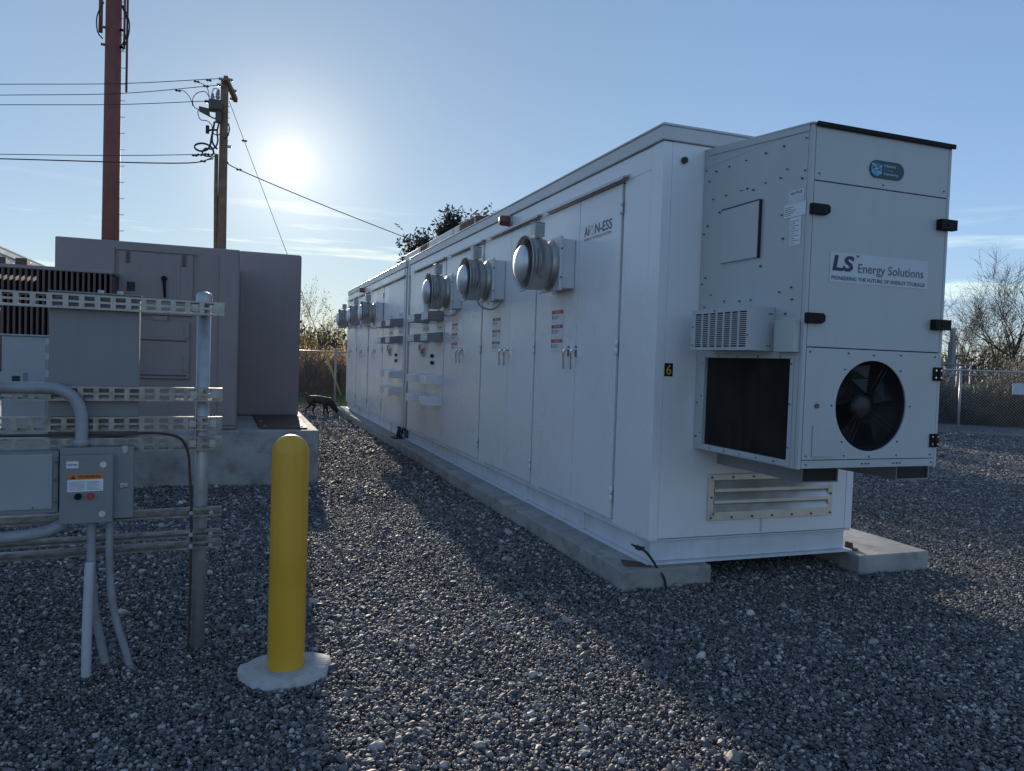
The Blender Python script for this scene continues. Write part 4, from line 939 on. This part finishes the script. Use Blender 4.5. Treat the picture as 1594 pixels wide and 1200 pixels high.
ff = copy_tree(f0); ff['label'] = 'wall fan of the distant container at the left picture edge'; pf = onp(0, -3.5, 14, 443); ff.location = (-3.762, pf.y, pf.z); ff.rotation_euler = (0, 0, math.pi)

# ------------------------------------------------------------------ poles and wires
pc = onp(1, 40.7, 172, 365)
mono = thing('cell_tower', 'tall rust brown tower pole with step bolts running off the top of the frame', 'tower', (pc.x, 40.7, 0))
b = MB(); b.tube([(pc.x, 40.7, -.3), (pc.x, 40.7, 8), (pc.x, 40.7, 19.5)], [.42, .375, .345], 28); b.build('pole', M['corten'], mono)
for k in range(26):
    z = 3.2+k*.77; b = MB(); r_ = .40-.003*k; b.tube([(pc.x+r_*.9, 40.55, z), (pc.x+r_+.17, 40.55, z), (pc.x+r_+.18, 40.55, z+.05)], .013, 6); b.build('step_bolt', M['wire'], mono)
for k, (dx, z0, z1, w_) in enumerate(((.62, 13.6, 18.8, .05), (-.50, 16.2, 18.6, .09), (.50, 15.6, 18.6, .05), (.02, 16.4, 18.8, .62))):
    if k < 3:
        b = MB(); b.tube([(pc.x+dx, 40.4, z0), (pc.x+dx, 40.4, z1)], w_, 10); b.build('antenna', M['corten'], mono)
for k, dx in enumerate((-.47, .46, .52)):
    b = MB(); b.tube(smoothpath([(pc.x+dx*.8, 40.35, 17.6), (pc.x+dx*1.35, 40.3, 16.9), (pc.x+dx*1.3, 40.3, 16.2), (pc.x+dx*.85, 40.35, 15.9-.2*k)], 6), .03, 6); b.build('antenna_cable', M['wire'], mono)
    for z in (16.4, 15.6): MB().box(pc.x+min(dx, dx*.6), pc.x+max(dx, dx*.6), 40.3, 40.4, z, z+.09).build('bracket', M['corten'], mono)

UY = 23.8
up0 = onp(1, UY, 344.5, 385); ptop = onp(1, UY, 350, 124)
ux_ = (up0.x+ptop.x)/2
PT = lambda x, y, dy=0.: onp(1, UY+dy, x, y)
ut = thing('utility_pole', 'wooden utility pole with slanting crossarm, switchgear and cable loops', 'utility pole', (ux_, UY, 0))
b = MB(); b.tube([(ux_, UY, -.2), (ux_, UY, 4), (ux_-.0, UY, ptop.z)], [.15, .135, .105], 16); b.build('pole', M['wood'], ut)
b = MB(); b.tube([PT(334, 640), PT(336, 300), PT(337, 240)], .055, 12); b.build('riser_pipe', M['wood'], ut)
A0, A1 = PT(351, 121, -.3), PT(367, 156, .9)
d = (A1-A0).normalized(); sd = Vector((0, 0, 1)).cross(d).normalized(); up_ = d.cross(sd)
pts = []
for q in (A0, A1):
    for s_, t_ in ((-1, -1), (1, -1), (1, 1), (-1, 1)): pts.append(q+sd*.055*s_+up_*.07*t_)
b = MB(); b.hexa(pts); b.build('crossarm', M['wood'], ut)
for x, y, dy in ((345, 123, -.25), (342, 132, -.2), (358, 124, 0.), (364, 141, .5), (362, 154, .8), (325, 158, -.1)):
    p = PT(x, y, dy); b = MB(); b.lathe([(0, .02), (.03, .055), (.05, .025), (.08, .055), (.10, .025), (.13, .05), (.16, .02), (.165, 0)], p-Vector((.08, 0, 0)), (1, 0, 0), 12); b.build('insulator', M['porcelain'], ut, fix=False)
p = PT(338, 164, -.2); b = MB(); b.box(p.x-.22, p.x+.13, p.y-.2, p.y+.2, p.z-.16, p.z+.12); b.build('switch_body', M['gear'], ut, bevel=.02)
p = PT(318, 172, -.2); b = MB(); b.hexa([(p.x-.14, p.y-.1, p.z-.02), (p.x+.16, p.y-.1, p.z-.14), (p.x+.16, p.y+.1, p.z-.14), (p.x-.14, p.y+.1, p.z-.02), (p.x-.14, p.y-.1, p.z+.08), (p.x+.14, p.y-.1, p.z+.05), (p.x+.14, p.y+.1, p.z+.05), (p.x-.14, p.y+.1, p.z+.08)]); b.build('cutout_switch', M['gear'], ut)
p = PT(340, 182, -.2); MB().box(p.x-.08, p.x+.08, p.y-.1, p.y+.1, p.z-.16, p.z+.18).build('control_case', M['gear'], ut, bevel=.01)
for x, y in ((331, 153), (339, 148)):
    p = PT(x, y, -.2); b = MB(); b.lathe([(0, .05), (.06, .07), (.09, .045), (.14, .06), (.18, .04), (.24, .03), (.25, 0)], p-Vector((0, 0, .1)), (0, 0, 1), 12); b.build('bushing', M['porcelain'], ut, fix=False)
p = PT(323, 201, -.2); MB().cyl(p-Vector((0, 0, .12)), p+Vector((0, 0, .1)), .05, 10).build('arrester', M['wire'], ut)
loops = [([(326, 152), (320, 143), (308, 144), (301, 152), (300, 160), (303, 167), (309, 170)], .012), ([(309, 170), (308, 176), (312, 186), (322, 188), (329, 194), (331, 205)], .012), ([(329, 148), (333, 138), (341, 140), (341, 147)], .012),
         ([(276, 141), (285, 141), (293, 148), (298, 157), (300, 165)], .010), ([(307, 128), (316, 131), (323, 138), (326, 151)], .010), ([(334, 189), (331, 206), (330, 218), (333, 226), (338, 232)], .028), ([(331, 205), (329, 215), (327, 226), (322, 233), (312, 235), (304, 231), (305, 225), (315, 223), (325, 226), (331, 232), (333, 240)], .028),
         ([(333, 238), (328, 243), (318, 242), (315, 237), (320, 231), (329, 232), (336, 228), (339, 218), (338, 205), (341, 190)], .024), ([(355, 192), (357, 200), (355, 210), (350, 216)], .02), ([(324, 203), (332, 202), (340, 203)], .03), ([(325, 180), (333, 184), (338, 184)], .02), ([(318, 250), (326, 247), (334, 243)], .014), ([(331, 207), (337, 210), (343, 209)], .016)]
for k, (pp, r_) in enumerate(loops):
    b = MB(); b.tube(smoothpath([PT(x, y, -.25-.03*(k % 3)) for x, y in pp], 5), r_, 7); b.build('cable', M['wire'], ut)
for k in range(7):
    p = PT(353-.25*k, 165+k*9); MB().cyl(p-Vector((.02, 0, 0)), p+Vector((.09, 0, 0)), .011, 6).build('step_bolt', M['galv'], ut)
p = PT(355, 228); MB().box(p.x-.08, p.x+.1, p.y-.05, p.y+.05, p.z-.03, p.z+.03).build('bracket', M['galv'], ut)
def wire(label, pts, r, beads=()):
    w = thing('power_line', label, 'wire', pts[0], group='overhead lines at the utility pole')
    b = MB(); P_ = []
    for a, c in zip(pts[:-1], pts[1:]):
        for i in range(16): P_.append(Vector(a).lerp(Vector(c), i/16))
    P_.append(Vector(pts[-1])); b.tube(P_, r, 6); b.build('conductor', M['wire'], w)
    for q in beads: MB().lathe([(0, .01), (.04, .04), (.08, .015), (.12, .04), (.16, .01)], Vector(q)-Vector((.08, 0, 0)), (1, 0, 0), 8).build('insulator', M['wire'], w, fix=False)
    return w
def left_wire(label, a, m, e_, r=.011, beads=()):
    A, Mi, E_ = PT(*a, -.2), PT(*m, 1.0), PT(*e_, 2.5)
    F_ = E_ + (E_-Mi)*1.6
    return wire(label, smoothpath([A, Mi, E_, F_], 6), r, [PT(*q, -.1) for q in beads])
left_wire('topmost overhead line running left from the pole head', (346, 122), (185, 130), (0, 131), beads=[(325, 125), (306, 127)])
left_wire('second overhead line running left just below the topmost', (344, 132), (185, 145.5), (0, 148), beads=[(321, 134), (277, 141)])
left_wire('third overhead line running left from the pole switchgear', (326, 157), (185, 162.5), (0, 163), beads=[(322, 158)])
left_wire('fourth overhead line running left at the cable loops', (330, 240), (185, 242), (0, 240), beads=[(303, 242), (311, 241), (322, 240)])
left_wire('lowest sagging overhead line running left below the cable loops', (332, 247), (270, 254), (0, 247), .018, beads=[(316, 251)])
wire('dark service wire falling right from the pole past the sun', smoothpath([PT(353, 251), PT(372, 264, .3), PT(500, 318, 2), onp(1, 27.5, 640, 373), onp(1, 29.5, 690, 392)], 6), .016, [PT(372, 264, .3)])
anc = Vector((3.30, 25.2, 0))
gw = wire('thin guy wire slanting down right from the pole to a yellow guard', [PT(356.5, 157), anc], .008, [PT(357, 157).lerp(anc, .12)])
p0 = PT(356.5, 157).lerp(anc, .81); p1 = PT(356.5, 157).lerp(anc, .985); MB().tube([p0, p1], .035, 10).build('guy_guard', M['yguard'], gw)

# ------------------------------------------------------------------ fences
def fence(name, label, P0, P1, h, posts, spacing=.075):
    d = (P1-P0); L_ = d.length; d.normalize(); o = thing(name, label, 'fence', P0)
    for t in posts:
        q = P0+d*t; b = MB(); b.tube([q+Vector((0, 0, -.1)), q+Vector((0, 0, h+.06))], .030, 12); b.build('post', M['galv'], o)
        MB().lathe([(0, .036), (.03, .034), (.05, .0)], q+Vector((0, 0, h+.061)), (0, 0, 1), 12).build('post_cap', M['galv'], o, fix=False)
    b = MB(); b.tube([P0+Vector((0, 0, h)), P1+Vector((0, 0, h))], .024, 10); b.build('top_rail', M['galv'], o)
    b = MB(); b.tube([P0+Vector((0, 0, .05)), P1+Vector((0, 0, .05))], .004, 5); b.build('tension_wire', M['galv'], o)
    b = MB(); n = int(L_/spacing); off = Vector((-d.y, d.x, 0))*-.035; H = h-.03
    for i in range(-int(H/spacing), n):
        for s_ in (0, 1):
            a0, a1 = i*spacing, i*spacing+H
            z0, z1 = .03, .03+H
            if a0 < 0: z0 += -a0; a0 = 0
            if a1 > L_: z1 -= a1-L_; a1 = L_
            if a1 <= a0: continue
            if s_: A, B = (L_-a0, z0), (L_-a1, z1)
            else: A, B = (a0, z0), (a1, z1)
            b.tube([P0+d*A[0]+off*(1+.08*s_)+Vector((0, 0, A[1])), P0+d*B[0]+off*(1+.08*s_)+Vector((0, 0, B[1]))], .0022, 3, False)
    stuff(b.build('chain_link_mesh', M['galv'], o, fix=False))
    return o
fr0, fr1 = FA+fd*3.2, FB-fd*5.5
tpost = (gzp := None)
def gz(x, y):
    return onp(2, 0., x, y)
q1 = gz(1497, 677); tA = (q1-fr0).dot(fd*-1)
frn = fence('chain_link_fence', 'chain-link fence on the right with a thick post and top rail', fr0, fr1, 1.62, [0.02, tA, tA+3.0, tA+6.0 if tA+6 < (fr1-fr0).length else (fr1-fr0).length-.02])
fl0, fl1 = Vector((-1.0, 21.9, 0)), Vector((5.0, 22.2, 0))
pl_ = gz(522, 632); pl_x = onp(1, 22.05, 522, 600).x
fence('chain_link_fence', 'chain-link fence across the gap beyond the dog', fl0, fl1, 1.56, [.02, pl_x+1.0, 5.95])
# sign and things behind the right fence
qs = onp(1, 13.0, 1590, 601)
dl = -fd
sp = FB + dl*((onp(1, 13.15, 1587, 601)-FB).dot(dl)) 
sg = thing('fence_sign', 'blank pale sign hanging on the right-hand fence at the picture edge', 'sign', sp)
nrm_f = Vector((-dl.y, dl.x, 0)); nrm_f = nrm_f if nrm_f.dot(-sp) > 0 else -nrm_f
c0 = sp + nrm_f*.06 - dl*.12; c1_ = c0 + dl*.55
b = MB(); pts = [c0, c1_, c1_-nrm_f*.012, c0-nrm_f*.012]; b.hexa([p+Vector((0, 0, 1.06)) for p in pts] + [p+Vector((0, 0, 1.34)) for p in pts]); b.build('plate', M['labelpale'], sg)
b = MB()
for p in (c0+dl*.03, c1_-dl*.03):
    for z in (1.09, 1.31): b.cyl(p+Vector((0, 0, z)), p+nrm_f*.006+Vector((0, 0, z)), .008, 6)
b.build('tie', M['screw'], sg)
def away(x, y, D): return Vector((0, 0, 1.5)) + ray(x, y)*D
q = away(1481, 560, 27); ztop = away(1484, 517, 27).z
sp_ = thing('steel_post', 'square grey steel post rising beyond the right fence', 'post', (q.x, q.y, 0))
MB().box(q.x-.09, q.x+.09, q.y-.09, q.y+.09, -.03, ztop-.35).build('shaft', M['grey'], sp_); MB().box(q.x-.06, q.x+.06, q.y-.06, q.y+.06, ztop-.349, ztop).build('upper_shaft', M['grey'], sp_)
b = MB(); b.box(q.x-.07, q.x+.09, q.y-.07, q.y+.07, ztop, ztop+.14); b.build('cap', M['grey2'], sp_)
q = away(1480, 640, 25.5)
fr = thing('pipe_frame', 'pale pipe framework standing behind the right fence', 'frame', (q.x, q.y, 0))
ex = rt2.copy(); ex.z = 0; ex.normalize()
for k, (s_, z0, z1) in enumerate(((-.5, 0, 1.85), (.15, 0, 2.0), (.6, 0, 1.95), (1.25, .0, 1.55))):
    MB().tube([Vector((q.x, q.y, z0))+ex*s_, Vector((q.x, q.y, z1))+ex*s_], .03, 8).build('upright', M['hoodgrey'], fr)
for z, s0, s1 in ((1.5, -.5, 1.25), (1.0, -.5, .6), (1.85, -.5, .6), (.75, .15, 1.25), (.4, -.5, .6)):
    MB().tube([Vector((q.x, q.y, z))+ex*s0, Vector((q.x, q.y, z))+ex*s1], .022, 8).build('crossbar', M['hoodgrey'], fr)
MB().tube([Vector((q.x, q.y, .5))+ex*-.5, Vector((q.x, q.y, 1.9))+ex*.15], .02, 8).build('brace', M['hoodgrey'], fr)
q = away(1455, 664, 26.5); q2 = away(1640, 668, 25)
lw = thing('low_barrier', 'long low blue-grey barrier behind the right-hand fence', 'barrier', (q.x, q.y, 0))
dv = (q2-q); dv.z = 0; dv.normalize(); nv = Vector((-dv.y, dv.x, 0)); Ls = 1.6
for k in range(4):
    a = q+dv*(k*Ls); c = q+dv*(k*Ls+Ls-.03); a.z = c.z = 0
    b = MB(); b.hexa([a-nv*.2, c-nv*.2, c+nv*.2, a+nv*.2, a-nv*.1+Vector((0, 0, .42)), c-nv*.1+Vector((0, 0, .42)), c+nv*.1+Vector((0, 0, .42)), a+nv*.1+Vector((0, 0, .42))]); b.build('segment', M['tarp'], lw, bevel=.02)

# ------------------------------------------------------------------ vegetation
def branch(bt, bw, leaves, rr, p, d, L_, r, lev, maxlev, leafn, leafs, trop, spread=.75, nch=(4, 6), rmin=.004):
    n = 4 if lev < maxlev else 3
    pts, rs = [p.copy()], [r]; q = p.copy(); dd = d.copy()
    for i in range(n):
        dd = (dd + Vector((rr.gauss(0, .13), rr.gauss(0, .13), rr.gauss(0, .10)+trop*.10))).normalized(); q = q + dd*(L_/n); pts.append(q.copy()); rs.append(r*(1-.62*(i+1)/n))
    (bt if lev == 0 else bw).tube(pts, rs, 8 if lev == 0 else (5 if lev == 1 else 3), lev == 0, True)
    if lev >= maxlev:
        for _ in range(leafn):
            c = pts[rr.randrange(1, len(pts))] + Vector((rr.gauss(0, .05), rr.gauss(0, .05), rr.gauss(0, .05)))*(L_*1.2)
            a = Vector((rr.gauss(0, 1), rr.gauss(0, 1), rr.gauss(0, 1))).normalized(); e = a.orthogonal().normalized(); s = leafs*rr.uniform(.6, 1.3)
            leaves.quad(c, c+a*s*.5+e*s*.3, c+a*s, c+a*s*.5-e*s*.3)
        return
    k = rr.randint(*nch)
    for i in range(k):
        t = rr.uniform(.35, 1) if lev else rr.uniform(.30, 1); t = 1 if i == 0 else t
        j = min(int(t*n), n-1); f = t*n-j; pp = pts[j].lerp(pts[j+1], f); rad = rs[j]+(rs[j+1]-rs[j])*f
        a = rr.uniform(0, 6.28); o = dd.orthogonal().normalized(); o2 = dd.cross(o)
        sp_a = rr.uniform(.35, .95)*spread if i else rr.uniform(.05, .3)
        nd = (dd*math.cos(sp_a) + (o*math.cos(a)+o2*math.sin(a))*math.sin(sp_a)).normalized()
        branch(bt, bw, leaves, rr, pp, nd, L_*rr.uniform(.55, .78), max(rad*.72, rmin), lev+1, maxlev, leafn, leafs, trop, spread, nch, rmin)
def tree(name, label, cat, base, H, seed, maxlev=4, leafn=1, leafs=.05, group=None, r0=None, trop=.5, nch=(4, 6), stems=1, leafm='leafy', spread=.8, lean=(0, 0), first=.42, barkm='bark', rmin=.005):
    rr = random.Random(seed); o = thing(name, label, cat, base, group=group)
    bt, bw, lf = MB(), MB(), MB()
    for s_ in range(stems):
        d = Vector((lean[0], lean[1], 1)) if stems == 1 else Vector((rr.gauss(0, .22), rr.gauss(0, .22), 1)); p = Vector(base)
        if stems > 1: p += Vector((rr.gauss(0, .15), rr.gauss(0, .15), 0))
        p.z = -.1
        branch(bt, bw, lf, rr, p, d.normalized(), H*first*rr.uniform(.85, 1.1), (r0 or H*.016)*(1 if stems == 1 else .5), 0, maxlev, leafn, leafs, trop, spread, nch, rmin)
    bt.build('trunk', M[barkm], o, fix=False)
    c = bw.build('crown', M['twig'], o, fix=False)
    if leafn: stuff(lf.build('foliage', M[leafm], c, fix=False))
    return o
G1 = 'bare spring trees beyond the right fence'
def dirxy(x, D):
    r_ = ray(x, 580); r_.z = 0; r_.normalize(); return (r_*D)
for k, (x, D, H, sd, ln, lab) in enumerate((
        (1545, 46, 7.6, 21, (.05, 0), 'wide bare tree with a forked trunk behind the right fence'),
        (1591, 44, 9.2, 22, (0, 0), 'tallest bare tree, cut by the right picture edge'),
        (1474, 48, 7.2, 23, (.12, 0), 'bare tree half hidden by the edge of the air conditioner'),
        (1512, 50, 5.4, 24, (-.12, 0), 'leaning bare tree with greenish buds left of the forked one'),
        (1572, 52, 6.2, 25, (.05, 0), 'slim bare tree between the forked and the tallest one'))):
    p = dirxy(x, D)
    tree('bare_tree', lab, 'tree', (p.x, p.y, 0), H*.86, sd, 4, 1, .08, G1, trop=.55, nch=(5, 6), lean=ln, spread=.98, rmin=.0075, first=.40)
# scrub under those trees
rr = random.Random(41); b = MB()
for k in range(5200):
    x = rr.uniform(1395, 1660); D = rr.uniform(27.5, 34); p = dirxy(x, D); h = rr.uniform(.5, 2.0)*(.85+.25*math.sin(x*.045))
    if 1528 < x < 1562 and rr.random() < .75: h *= .4
    q = Vector((p.x, p.y, -.03)); t = Vector((rr.gauss(0, .25), rr.gauss(0, .25), h)); b.tube([q, q+t*.55+Vector((rr.gauss(0, .05), rr.gauss(0, .05), 0)), q+t], [.012, .008, .003], 3, False)
    for _ in range(3):
        c = q+t*rr.uniform(.25, 1); a = Vector((rr.gauss(0, 1), rr.gauss(0, 1), rr.gauss(0, 1))).normalized(); e = a.orthogonal().normalized(); s = rr.uniform(.05, .15); b.quad(c, c+a*s*.5+e*s*.4, c+a*s, c+a*s*.5-e*s*.4)
stuff(b.build('undergrowth', M['leafd'], fix=False))
# hedge and trees that shade the right part of the yard (hidden behind the container)
for k in range(9):
    p = Vector((10.6+k*1.25, 26.5+.9*math.sin(k*2.1), 0))
    tree('shrub', 'bushy tree hidden behind the white container, number of a row' if False else 'bushy tree standing behind the white container', 'tree', p, 4.6+.4*math.sin(k*1.7), 60+k, 3, 9, .42, 'bushy trees behind the container', nch=(5, 7), leafm='leafd', spread=.9, first=.4)
# tree tops above the container roof
pt = dirxy(702, 34)
tree('leafy_tree', 'dark leafy tree whose top shows above the container roof', 'tree', (pt.x, pt.y, 0), 8.4, 71, 4, 12, .19, None, leafm='leafd', nch=(5, 7), trop=.9, spread=.5)
pt = dirxy(672, 36)
tree('leafy_tree', 'lowest leafy tree top above the roof, left of the other two', 'tree', (pt.x, pt.y, 0), 7.9, 73, 4, 12, .19, None, leafm='leafd', nch=(5, 7), trop=.9, spread=.5)
pt = dirxy(748, 35)
tree('leafy_tree', 'second leafy tree top above the roof, right of the first', 'tree', (pt.x, pt.y, 0), 9.3, 72, 4, 12, .19, None, leafm='leafd', nch=(5, 6), trop=.9, spread=.42)
# brush in the gap on the left
G2 = 'shrubs beyond the fence in the gap'
for k, (x, D, H, sd, lab) in enumerate(((478, 28, 3.9, 81, 'tall sparse budding shrub at the edge of the transformer'), (496, 31, 1.7, 82, 'middle shrub in the gap beyond the fence'), (515, 33, 1.35, 83, 'low shrub behind the yellow guy guard'), (530, 30, 1.3, 84, 'shrub beside the far end of the container'), (460, 32, 2.3, 85, 'shrub mostly hidden by the transformer'), (548, 32, 1.4, 86, 'shrub behind the far container end'))):
    p = dirxy(x, D); tree('shrub', lab, 'shrub', (p.x, p.y, 0), H, sd, 3, 3, .075, G2, nch=(4, 6), stems=4, leafm='leafy', first=.5, barkm='twig', trop=.7)
rr = random.Random(91); b = MB()
for k in range(2600):
    x = rr.uniform(420, 570); D = rr.uniform(29, 36); p = dirxy(x, D); h = rr.uniform(.5, 1.9)
    q = Vector((p.x, p.y, -.03)); t = Vector((rr.gauss(0, .2), rr.gauss(0, .2), h)); b.tube([q, q+t*.55+Vector((rr.gauss(0, .05), rr.gauss(0, .05), 0)), q+t], [.008, .006, .003], 3, False)
    for _ in range(7):
        c = q+t*rr.uniform(.2, 1); a = Vector((rr.gauss(0, 1), rr.gauss(0, 1), rr.gauss(0, 1))).normalized(); e = a.orthogonal().normalized(); s = rr.uniform(.05, .13); b.quad(c, c+a*s*.5+e*s*.4, c+a*s, c+a*s*.5-e*s*.4)
stuff(b.build('brush', M['dry'], fix=False))
b = MB(); rr = random.Random(95)
for k in range(9000):
    x = rr.uniform(-1, 5.5); y = rr.uniform(22.2, 29); h = rr.uniform(.04, .13); a = rr.uniform(0, 6.28); w_ = .012
    q = Vector((x, y, -.03)); s_ = Vector((math.cos(a)*w_, math.sin(a)*w_, 0)); b.tri(q-s_, q+s_, q+Vector((rr.gauss(0, .03), rr.gauss(0, .03), h)))
stuff(b.build('grass', M['grass'], fix=False))
# far wood closing the horizon
b = MB(); rr = random.Random(99)
for k in range(5200):
    an = rr.uniform(-1.0, 1.75); D = rr.uniform(150, 190); x, y = math.sin(an)*D, math.cos(an)*D; h = rr.uniform(3, 7.5)
    q = Vector((x, y, -.1)); b.tube([q, q+Vector((rr.gauss(0, .5), rr.gauss(0, .5), h))], [.14, .03], 3, False)
    for _ in range(9):
        c = q+Vector((rr.gauss(0, 1.1), rr.gauss(0, 1.1), h*rr.uniform(.1, 1.02))); a = Vector((rr.gauss(0, 1), rr.gauss(0, 1), rr.gauss(0, 1))).normalized(); e = a.orthogonal().normalized(); s = rr.uniform(.4, 1.2); b.quad(c, c+a*s*.5+e*s*.3, c+a*s, c+a*s*.5-e*s*.3)
stuff(b.build('far_wood', M['leafd'], fix=False))

# ------------------------------------------------------------------ dog
def dog():
    Y = 18.9; base = onp(1, Y, 490, 640); k = .0162
    X = lambda px: onp(1, Y, px, 640).x
    x0 = X(484)
    o = thing('dog', 'black dog walking with its nose lowered to the gravel', 'dog', (x0+.2, Y, 0))
    V = [((.07, 0, .335), .085), ((.20, 0, .325), .092), ((.32, 0, .315), .105), ((.40, 0, .29), .085), ((.47, 0, .225), .066), ((.525, 0, .15), .066), ((.56, 0, .09), .048), ((.585, 0, .045), .028),   # 0-7 spine to nose
         ((-.01, 0, .335), .082), ((-.06, 0, .35), .025), ((-.085, 0, .40), .018), ((-.08, 0, .455), .010),                                                       # 8-11 rump, tail
         ((-.01, .055, .27), .062), ((.03, .06, .20), .036), ((-.07, .06, .12), .021), ((-.10, .06, .025), .018), ((-.065, .06, .012), .015),                         # 12-16 far hind
         ((.02, -.055, .27), .062), ((.10, -.06, .19), .036), ((.055, -.06, .11), .021), ((.085, -.06, .02), .018), ((.12, -.06, .012), .015),                       # 17-21 near hind
         ((.31, -.055, .24), .052), ((.295, -.06, .14), .027), ((.285, -.06, .025), .019), ((.32, -.06, .012), .015),                                               # 22-25 near front
         ((.33, .055, .24), .052), ((.36, .06, .14), .027), ((.385, .06, .03), .019), ((.415, .06, .014), .015),                                                     # 26-29 far front
         ((.475, -.05, .205), .022), ((.505, -.07, .145), .010), ((.475, .05, .205), .022), ((.505, .07, .145), .010)]                                              # ears
    E_ = [(0, 1), (1, 2), (2, 3), (3, 4), (4, 5), (5, 6), (6, 7), (0, 8), (8, 9), (9, 10), (10, 11), (8, 12), (12, 13), (13, 14), (14, 15), (15, 16), (8, 17), (17, 18), (18, 19), (19, 20), (20, 21), (2, 22), (22, 23), (23, 24), (24, 25), (2, 26), (26, 27), (27, 28), (28, 29), (4, 30), (30, 31), (4, 32), (32, 33)]
    me = bpy.data.meshes.new('body'); me.from_pydata([Vector(p)-Vector((.2, 0, 0)) for p, r in V], E_, []); ob = bpy.data.objects.new('body', me); col.objects.link(ob); ob.parent = o
    sk = ob.modifiers.new('skin', 'SKIN'); sk.use_smooth_shade = True
    for i, (p, r) in enumerate(V): me.skin_vertices[0].data[i].radius = (r, r)
    me.skin_vertices[0].data[0].use_root = True
    ss = ob.modifiers.new('sub', 'SUBSURF'); ss.levels = 2; ss.render_levels = 2
    dg = bpy.context.evaluated_depsgraph_get(); dg.update(); m2 = bpy.data.meshes.new_from_object(ob.evaluated_get(dg)); m2.name = 'body'
    bpy.data.objects.remove(ob); m2.materials.clear(); m2.materials.append(M['fur']); b2 = bpy.data.objects.new('body', m2); col.objects.link(b2); b2.parent = o
    for p in m2.polygons: p.use_smooth = True
    ORG[o.name] = Vector((-(.0)-.0, 0, 0))
    b = MB(); b.tube(arc((.255, 0, .245), .074, 0, 360, 20, Vector((.55, 0, .83)), Vector((0, 1, 0))), .009, 6, False); b.build('collar', M['rubber'], o)
    b = MB(); b.lathe([(0, .0), (.01, .016), (.03, .017), (.05, .01), (.055, 0)], (-.285, 0, .44), (.1, 0, 1), 10); b.build('tail_tip', M['fur2'], o, fix=False)
    o.scale = (1.15, 1.15, 1.15)
    b = MB()
    for s_ in (-1, 1): b.lathe([(0, 0), (.002, .008), (.008, .009), (.014, 0)], (.325, s_*.052, .155), (.3, s_, .1), 8)
    b.build('eyes', M['inkblack'], o, fix=False)
dog()
